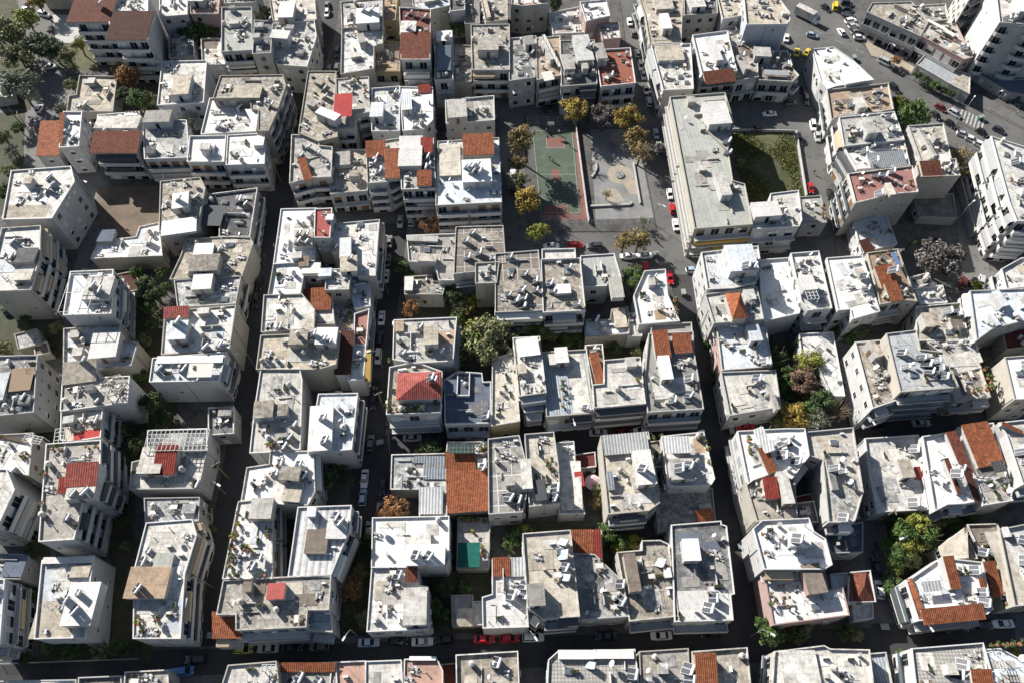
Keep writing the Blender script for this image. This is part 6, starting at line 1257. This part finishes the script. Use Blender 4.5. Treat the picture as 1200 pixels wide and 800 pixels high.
# ------------------------------------------------------------------ lamps and poles
def m_lamp():
    bm = bmesh.new(); tube(bm, (0,0,0), (0,0,7.4), 0.09, 0.055, 8); tube(bm, (0,0,0), (0,0,0.6), 0.14, 0.13, 8); P_ = mesh('pole', bm, 'pole')
    bm = bmesh.new(); tube(bm, (0,0,7.4), (1.0,0,7.9), 0.05, 0.045, 6); tube(bm, (1.0,0,7.9), (1.5,0,7.95), 0.045, seg=6); A_ = mesh('arm', bm, 'pole')
    bm = bmesh.new(); box(bm, (1.85,0,7.96), (0.85,0.34,0.14)); box(bm, (1.85,0,7.87), (0.6,0.24,0.05), mi=1); return P_, A_, mesh('lamp_head', bm, ['tankwhite', 'lamp_glass'])
LP, LA, LH = m_lamp()
for (x, y, dx, dy) in ((1122,143,20,-30), (1117,264,16,-13), (419,745,-3,5), (499,746,4,-3), (609,250,-6,20), (299,430,-8,4), (271,516,5,-3), (264,578,6,4), (250,688,-8,1), (736,120,6,3), (896,298,0,4), (862,330,-4,3), (982,400,2,-8), (1060,735,3,4), (1030,560,-6,2), (765,262,5,3), (620,746,2,3), (882,600,-6,2), (1044,640,-5,2), (330,150,6,1), (455,345,-5,1), (448,430,-5,1), (880,745,5,3), (1160,130,-8,5), (1030,75,4,4), (600,130,2,5), (1000,505,3,4), (668,505,1,4), (112,235,6,3)):
    r = bpy.data.objects.new('street_lamp', None); COL.objects.link(r); p = W(x, y); q = W(x+dx, y+dy); r.location = (p.x, p.y, gz(p)); r.rotation_euler = (0, 0, math.atan2(q.y-p.y, q.x-p.x))
    link('pole', LP, r); a_ = link('arm', LA, r); link('lamp_head', LH, a_); later(r, 'grey street lamp', 'street lamp', 'street lamps')
bm = bmesh.new(); tube(bm, (0,0,0), (0,0,8.5), 0.14, 0.09, 8); WP = mesh('pole', bm, 'wood'); bm = bmesh.new(); box(bm, (0,0,8.1), (1.8,0.1,0.12)); [tube(bm, (s,0,8.16), (s,0,8.34), 0.05, seg=6, mi=1) for s in (-0.8,-0.4,0.4,0.8)]; WC = mesh('crossarm', bm, ['wood', 'tankwhite'])
for (x, y) in ((330,215), (290,395), (40,160), (890,262), (985,270), (755,135), (842,425), (868,560), (888,690), (450,480), (426,640), (20,140), (1018,470), (1028,612), (268,560)):
    r = bpy.data.objects.new('utility_pole', None); COL.objects.link(r); p = W(x, y); r.location = (p.x, p.y, gz(p)); r.rotation_euler = (0, 0, random.uniform(0, 3)); link('pole', WP, r); link('crossarm', WC, r); later(r, 'thin wooden utility pole', 'utility pole', 'utility poles')
# parasol, bins
r = bpy.data.objects.new('parasol', None); COL.objects.link(r); p = W(695, 564, 2.6); r.location = (p.x, p.y, 0.13); tag(r, 'round pale pink parasol open in the courtyard by the red awning', 'parasol')
bm = bmesh.new(); tube(bm, (0,0,0), (0,0,2.6), 0.035, seg=8); link('pole', mesh('pole', bm, 'railwhite'), r); bm = bmesh.new(); n = 10
ap = bm.verts.new((0,0,2.75)); rg = [bm.verts.new((1.75*math.cos(2*math.pi*i/n), 1.75*math.sin(2*math.pi*i/n), 2.15)) for i in range(n)]; r2 = [bm.verts.new((v.co.x, v.co.y, 1.98)) for v in rg]
for i in range(n): bm.faces.new((rg[i], rg[(i+1)%n], ap)); bm.faces.new((r2[i], r2[(i+1)%n], rg[(i+1)%n], rg[i]))
plain('parasol_cloth', (0.62,0.42,0.47), 0.85); link('canopy', mesh('canopy', bm, 'parasol_cloth'), r)
for i, (x, y) in enumerate(((684,551), (690,549), (695,552))):
    r = bpy.data.objects.new('water_tank', None); COL.objects.link(r); p = W(x, y, 1); r.location = (p.x, p.y, 0.13); link('tank', SM['water_tank'], r); tag(r, f'{("leftmost","middle","rightmost")[i]} of three pale water tanks beside the pink parasol', 'water tank', 'water tanks in the courtyard')
def m_bin():
    bm = bmesh.new(); loft(bm, [(-0.75, [(-.4,.15),(-.5,1.1),(.5,1.1),(.4,.15)]), (0.75, [(-.4,.15),(-.5,1.1),(.5,1.1),(.4,.15)])]); b1 = mesh('body', bm, 'cloth_green'); bm = bmesh.new(); box(bm, (0,0,1.16), (1.6,1.1,0.12)); return b1, mesh('lid', bm, 'shutter_grey')
B1, B2 = m_bin()
for (x, y) in ((300,498), (407,600), (856,506), (868,640), (768,300), (1034,735), (955,100), (250,745), (446,520), (800,345), (1000,70), (1148,140)):
    r = bpy.data.objects.new('rubbish_bin', None); COL.objects.link(r); p = W(x, y); r.location = (p.x, p.y, gz(p)); r.rotation_euler = (0, 0, random.choice((0, 1.6, 0.3))); link('body', B1, r); link('lid', B2, r); later(r, 'green wheeled rubbish bin', 'rubbish bin', 'rubbish bins')
# ------------------------------------------------------------------ people
def person_mesh(seed, stride):
    R = random.Random(seed); me = bpy.data.meshes.new('person')
    J = {'pelvis': (0,0,0.95,.15), 'chest': (0,0,1.3,.17), 'neck': (0.02,0,1.5,.065), 'head': (0.04,0,1.66,.105), 'crown': (0.03,0,1.76,.07)}
    E = [('pelvis','chest'),('chest','neck'),('neck','head'),('head','crown')]
    for s, n in ((1,'l'),(-1,'r')):
        k = s*stride
        J.update({'sh'+n:(0,.2*s,1.42,.07),'el'+n:(-.12*k,.26*s,1.14,.05),'wr'+n:(.05-.2*k,.27*s,.9,.038),'ha'+n:(.08-.22*k,.27*s,.8,.04),'hip'+n:(0,.1*s,.88,.1),'kn'+n:(.16*k+.04,.1*s,.49,.068),'an'+n:(.22*k-.03,.1*s,.08,.045),'to'+n:(.22*k+.15,.11*s,.04,.04)})
        E += [('chest','sh'+n),('sh'+n,'el'+n),('el'+n,'wr'+n),('wr'+n,'ha'+n),('pelvis','hip'+n),('hip'+n,'kn'+n),('kn'+n,'an'+n),('an'+n,'to'+n)]
    K = list(J); me.from_pydata([J[k][:3] for k in K], [(K.index(a), K.index(c)) for a, c in E], []); o = bpy.data.objects.new('person', me); COL.objects.link(o)
    m = o.modifiers.new('skin', 'SKIN'); 
    for i, k in enumerate(K): me.skin_vertices[0].data[i].radius = (J[k][3],)*2; me.skin_vertices[0].data[i].use_root = (i == 0)
    s = o.modifiers.new('sub', 'SUBSURF'); s.levels = s.render_levels = 1
    dg = bpy.context.evaluated_depsgraph_get(); out = bpy.data.meshes.new_from_object(o.evaluated_get(dg)); bpy.data.objects.remove(o)
    for mt in ('cloth_dark', 'cloth_blue', 'skin', 'rubber'): out.materials.append(MATS[mt])
    for f in out.polygons:
        c = f.center; f.material_index = 3 if c.z > 1.7 else 2 if c.z > 1.47 or (abs(c.y) > .22 and c.z < 0.95) else 1 if c.z > 0.93 else 3 if c.z < .1 else 0; f.use_smooth = True
    return out
PM = [person_mesh(1, 0.9), person_mesh(2, 0.3), person_mesh(3, 1.3)]
for i, (x, y, lb, tp) in enumerate(((644,188,'person in dark clothes on the court, left of a pair','cloth_dark'), (648,190,'person in blue top on the court, right of a pair','cloth_blue'), (640,156,'person in grey top standing near the far basket','cloth_grey'), (655,158,'person in white top in the shade near the far basket','cloth_white'), (668,173,'person in dark top walking along the right of the court','cloth_dark'), (953,204,'person in dark clothes walking up the street by the grass lot','cloth_dark'), (791,200,'person in dark clothes walking on the pavement by the long building','cloth_dark'), (717,172,'person in blue top standing by the playground swings','cloth_blue'), (724,190,'person in white top walking in the playground','cloth_white'), (1190,135,'person in grey top walking by the white tower','cloth_grey'), (1079,105,'person in dark coat standing at the avenue kerb','cloth_dark'), (850,500,'person in orange top crossing the street corner','cloth_orange'))):
    r = bpy.data.objects.new('person', PM[i % 3]); COL.objects.link(r); p = W(x, y); r.location = (p.x, p.y, gz(p) + 0.03); r.rotation_euler = (0, 0, random.uniform(0, 6.28)); r.material_slots[1].link = 'OBJECT'; r.material_slots[1].material = MATS[tp]; tag(r, lb, 'person')
flush()
